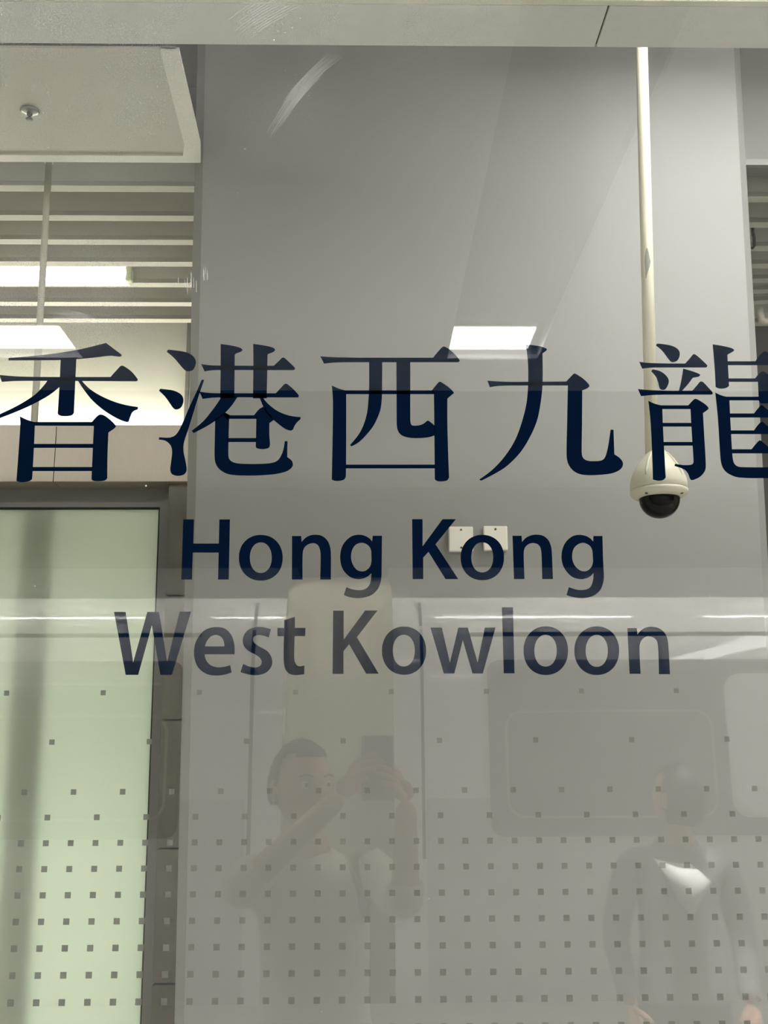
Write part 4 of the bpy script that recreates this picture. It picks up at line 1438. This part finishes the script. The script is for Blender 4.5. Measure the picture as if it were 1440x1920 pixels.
def person(name, label, J, clothes):
    """J: joints in world space. One continuous body; clothing, hair and face details are its children"""
    root = tag(empty(name, (J['pelvis'][0], J['pelvis'][1], 0)), label, 'person')
    names = ['pelvis', 'belly', 'chest', 'neck', 'headbase', 'sl', 'el', 'wl', 'sr', 'er', 'wr', 'hl', 'kl', 'al', 'tl', 'hr', 'kr', 'ar', 'tr']
    rad = [(0.135, 0.10), (0.125, 0.095), (0.15, 0.105), 0.052, 0.052, 0.052, 0.038, 0.026, 0.052, 0.038, 0.026, 0.082, 0.055, 0.036, 0.034, 0.082, 0.055, 0.036, 0.034]
    ix = {n: i for i, n in enumerate(names)}
    ed = [('pelvis', 'belly'), ('belly', 'chest'), ('chest', 'neck'), ('neck', 'headbase'), ('chest', 'sl'), ('sl', 'el'), ('el', 'wl'), ('chest', 'sr'), ('sr', 'er'), ('er', 'wr'),
          ('pelvis', 'hl'), ('hl', 'kl'), ('kl', 'al'), ('al', 'tl'), ('pelvis', 'hr'), ('hr', 'kr'), ('kr', 'ar'), ('ar', 'tr')]
    bm = skin_mesh([J[n] for n in names], [(ix[a], ix[b]) for a, b in ed], rad)
    skin_me = bpy.data.meshes.new('tmp_body')
    bm.to_mesh(skin_me)
    hb, mt = head_bm(J['head'], J['yaw'], J['tilt'])
    merge(bm, hb)
    for h in J['hands']:
        hand(bm, *h)
    keep(link('body', bm, M['skin'], smooth=True), root)
    face_parts(root, mt, '', J.get('long', False))
    segs = [(a, b, Vector(J[a]), Vector(J[b])) for a, b in ed]

    def nearest(p, skip=None):
        best = None
        for a, b, A, B in segs:
            if (a, b) == skip:
                continue
            d = B - A
            k = max(0, min(1, (p - A).dot(d) / d.dot(d)))
            q = (p - (A + d * k)).length - (0.04 if a[0] in 'ek' else 0.05 if a[0] == 's' else 0.12)
            if best is None or q < best[0]:
                best = (q, a, b, k)
        return best

    def garment(nm, spans, cuts, grow, mat, zr):
        '''cloth made of the body surface itself, cut cleanly and lifted off the skin'''
        g_ = bmesh.new()
        g_.from_mesh(skin_me)
        bmesh.ops.triangulate(g_, faces=g_.faces[:])
        bmesh.ops.subdivide_edges(g_, edges=g_.edges[:], cuts=1, use_grid_fill=True)
        for co, no in cuts:
            bmesh.ops.bisect_plane(g_, geom=g_.verts[:] + g_.edges[:] + g_.faces[:], dist=1e-5, plane_co=Vector(co), plane_no=Vector(no))
        dead = []
        for f in g_.faces:
            c = f.calc_center_median()
            q0_, a, b, k = nearest(c)
            lim_ = spans.get((a, b))
            bare = lim_ is None or not (lim_[0] <= k <= lim_[1])
            if bare and a[0] == 'e':          # forearm held close to the trunk
                bare = q0_ < 0.012
            if bare or not (zr[0] <= c.z <= zr[1]) or any(not (zr[0] - 0.02 <= v.co.z <= zr[1] + 0.02) for v in f.verts):
                dead.append(f)
        bmesh.ops.delete(g_, geom=dead, context='FACES')
        bmesh.ops.smooth_vert(g_, verts=[v for v in g_.verts if not v.is_boundary], factor=0.4, use_axis_x=True, use_axis_y=True, use_axis_z=True)
        g_.normal_update()
        for v in g_.verts:
            v.co += v.normal * grow
        bmesh.ops.solidify(g_, geom=g_.faces[:], thickness=0.003)
        return keep(link(nm, g_, mat, smooth=True), root)
    for cl_ in clothes:
        garment(*cl_)
    bpy.data.meshes.remove(skin_me)
    for an, tn in (('al', 'tl'), ('ar', 'tr')):
        b_ = bmesh.new()
        a0, t0 = Vector(J[an]), Vector(J[tn])
        add_box(b_, (a0.x - 0.045, a0.y - 0.07, 0.0), (a0.x + 0.045, a0.y + 0.20, 0.075), 0.028, 4)
        keep(link('shoe', b_, M['darkcloth'], smooth=True), root)
    return root


def outfit(J, sleeve, top_mat, top_name):
    '''cuts and spans of a top with sleeves and of trousers'''
    pz, nz0 = J['pelvis'][2], J['neck'][2]
    hem = pz - 0.02
    cuts = [((0, 0, hem), (0, 0, 1))]
    sp = {('pelvis', 'belly'): (0, 1), ('belly', 'chest'): (0, 1), ('chest', 'neck'): (0, 1), ('chest', 'sl'): (0, 1), ('chest', 'sr'): (0, 1), ('sl', 'el'): (0, 1), ('sr', 'er'): (0, 1),
          ('pelvis', 'hl'): (0, 1), ('pelvis', 'hr'): (0, 1), ('hl', 'kl'): (0, 1), ('hr', 'kr'): (0, 1)}
    for s_ in ('l', 'r'):
        a, b = Vector(J['e' + s_]), Vector(J['w' + s_])
        if sleeve > 0:
            sp[('e' + s_, 'w' + s_)] = (0, sleeve)
            cuts.append((a.lerp(b, sleeve), b - a))
    top = (top_name, sp, cuts, 0.011, top_mat, (hem, nz0 + 0.08))
    tcuts = [((0, 0, pz + 0.05), (0, 0, 1)), ((0, 0, 0.10), (0, 0, 1))]
    tsp = {('pelvis', 'hl'): (0, 1), ('pelvis', 'hr'): (0, 1), ('hl', 'kl'): (0, 1), ('hr', 'kr'): (0, 1), ('kl', 'al'): (0, 1), ('kr', 'ar'): (0, 1), ('pelvis', 'belly'): (0, 1)}
    return [top, ('trousers', tsp, tcuts, 0.007, M['jean'], (0.10, pz + 0.05))]


def mid(a, b, k=0.5):
    return tuple(Vector(a).lerp(Vector(b), k))


# photographer, both arms up, phone at the camera
hc = mat_(566, 1478, 2.80)
el_ = mat_(447, 1672, 2.62)
er_ = mat_(760, 1700, 2.62)
J = {}
J['head'] = (hc.x, hc.y, hc.z)
J['yaw'], J['tilt'] = -0.55, 0.05
cx = hc.x + 0.03
cy = hc.y - 0.06
J['headbase'] = (hc.x, hc.y - 0.015, hc.z - 0.06)
J['neck'] = (cx - 0.01, cy + 0.02, hc.z - 0.16)
J['chest'] = (cx, cy, hc.z - 0.30)
J['belly'] = (cx, cy - 0.01, hc.z - 0.50)
J['pelvis'] = (cx, cy - 0.02, hc.z - 0.66)
J['sl'] = (cx - 0.165, cy + 0.02, hc.z - 0.215)
J['sr'] = (cx + 0.165, cy + 0.02, hc.z - 0.215)
J['el'] = tuple(el_)
J['er'] = tuple(er_)
J['wl'] = (-0.056, -0.088, 1.485)
J['wr'] = (0.095, -0.085, 1.475)
for s_, sg in (('l', -1), ('r', 1)):
    J['h' + s_] = (cx + sg * 0.085, cy - 0.02, hc.z - 0.72)
    J['k' + s_] = (cx + sg * 0.095, cy, 0.47)
    J['a' + s_] = (cx + sg * 0.10, cy - 0.03, 0.085)
    J['t' + s_] = (cx + sg * 0.11, cy + 0.09, 0.045)
J['hands'] = [((-0.050, -0.085, 1.485), (0.25, 0.75, 0.55), (0.2, -0.5, 0.9), (1.0, 0.1, 0.1), 0.95), ((0.095, -0.085, 1.475), (-0.3, 0.75, 0.55), (-0.2, -0.5, 0.9), (-1.0, 0.1, 0.1), 0.95)]
person('person', 'person in a pale top holding a phone up, faintly reflected', J, outfit(J, 0.22, M['beige'], 'shirt'))
ph = tag(empty('phone', (0.03, -0.012, 1.56)), 'phone held up in both hands, reflected in the middle', 'phone')
bm = bmesh.new()
add_box(bm, (-0.010, -0.017, 1.475), (0.066, -0.009, 1.622), 0.0035, 3)
keep(link('phone_body', bm, M['phone'], smooth=False), ph)
bm = bmesh.new()
add_box(bm, (-0.016 + 0.009, -0.009, 1.588), (0.026, -0.0072, 1.620), 0.0006, 1)
keep(link('camera_bump', bm, M['phone']), ph)
for lx, lz in ((0.017, 1.611), (0.017, 1.596), (0.002, 1.593)):
    bm = bmesh.new()
    add_tube(bm, [(lx, -0.0075, lz), (lx, -0.0062, lz)], 0.0062, 20)
    keep(link('lens', bm, M['lens']), ph)

# second person behind, turned away, dark jacket with a white hood
YV2 = 3.75
pa_ = mat_(1232, 1607, YV2)
pb2 = mat_(1326, 1650, YV2)
pc2 = mat_(1297, 1712, YV2)
vx, vy = (pa_.x + pb2.x) / 2, pa_.y
K = {}
nz_ = pa_.z + 0.02
K['head'] = (vx + 0.02, vy - 0.06, nz_ + 0.17)
K['yaw'], K['tilt'] = 2.5, 0.1
K['headbase'] = (vx + 0.02, vy - 0.08, nz_ + 0.11)
K['neck'] = (vx + 0.02, vy - 0.10, nz_ + 0.02)
K['chest'] = (vx + 0.02, vy - 0.135, nz_ - 0.13)
K['belly'] = (vx + 0.02, vy - 0.14, nz_ - 0.33)
K['pelvis'] = (vx + 0.02, vy - 0.14, nz_ - 0.48)
K['long'] = True
for s_, sg in (('l', -1), ('r', 1)):
    K['s' + s_] = (vx + 0.02 + sg * 0.165, vy - 0.14, nz_ - 0.045)
    K['e' + s_] = (vx + 0.02 + sg * 0.225, vy - 0.15, nz_ - 0.30)
    K['w' + s_] = (vx + 0.02 + sg * 0.20, vy - 0.05, nz_ - 0.50)
    K['h' + s_] = (vx + 0.02 + sg * 0.085, vy - 0.14, nz_ - 0.54)
    K['k' + s_] = (vx + 0.02 + sg * 0.095, vy - 0.12, 0.40)
    K['a' + s_] = (vx + 0.02 + sg * 0.10, vy - 0.15, 0.085)
    K['t' + s_] = (vx + 0.02 + sg * 0.11, vy - 0.03, 0.045)
K['hands'] = [(K['wl'], (0.1, 0.5, -0.85), (0.6, 0.6, 0.2), (0.3, -0.2, -0.2), 0.9), (K['wr'], (-0.1, 0.5, -0.85), (-0.6, 0.6, 0.2), (-0.3, -0.2, -0.2), 0.9)]
p2 = person('person', 'person in a grey jacket with a white hood, reflected at right', K, outfit(K, 0.9, M['darkcloth'], 'jacket'))
bm = bmesh.new()
outl = [(1230, 1606), (1250, 1604), (1272, 1606), (1298, 1618), (1315, 1634), (1328, 1651), (1314, 1680), (1305, 1700), (1297, 1713), (1284, 1698), (1268, 1668), (1248, 1632)]
rim, rim2 = [], []
for px, py in outl:
    q_ = mat_(px, py, YV2)
    rim.append(bm.verts.new(q_ + Vector((0, 0.03 - 0.11 * max(0, (1650 - py) / 45), 0))))
    rim2.append(bm.verts.new(q_ + Vector((0, -0.14, 0))))
cen = bm.verts.new(mat_(1290, 1668, YV2) + Vector((0, 0.075, 0)))
for k in range(len(rim)):
    j = (k + 1) % len(rim)
    bm.faces.new((rim[k], rim[j], cen))
    bm.faces.new((rim[k], rim2[k], rim2[j], rim[j]))
bm.faces.new(rim2)
tag(keep(link('hood', bm, M['white'], smooth=True), p2), 'bright white hood hanging on the grey jacket')
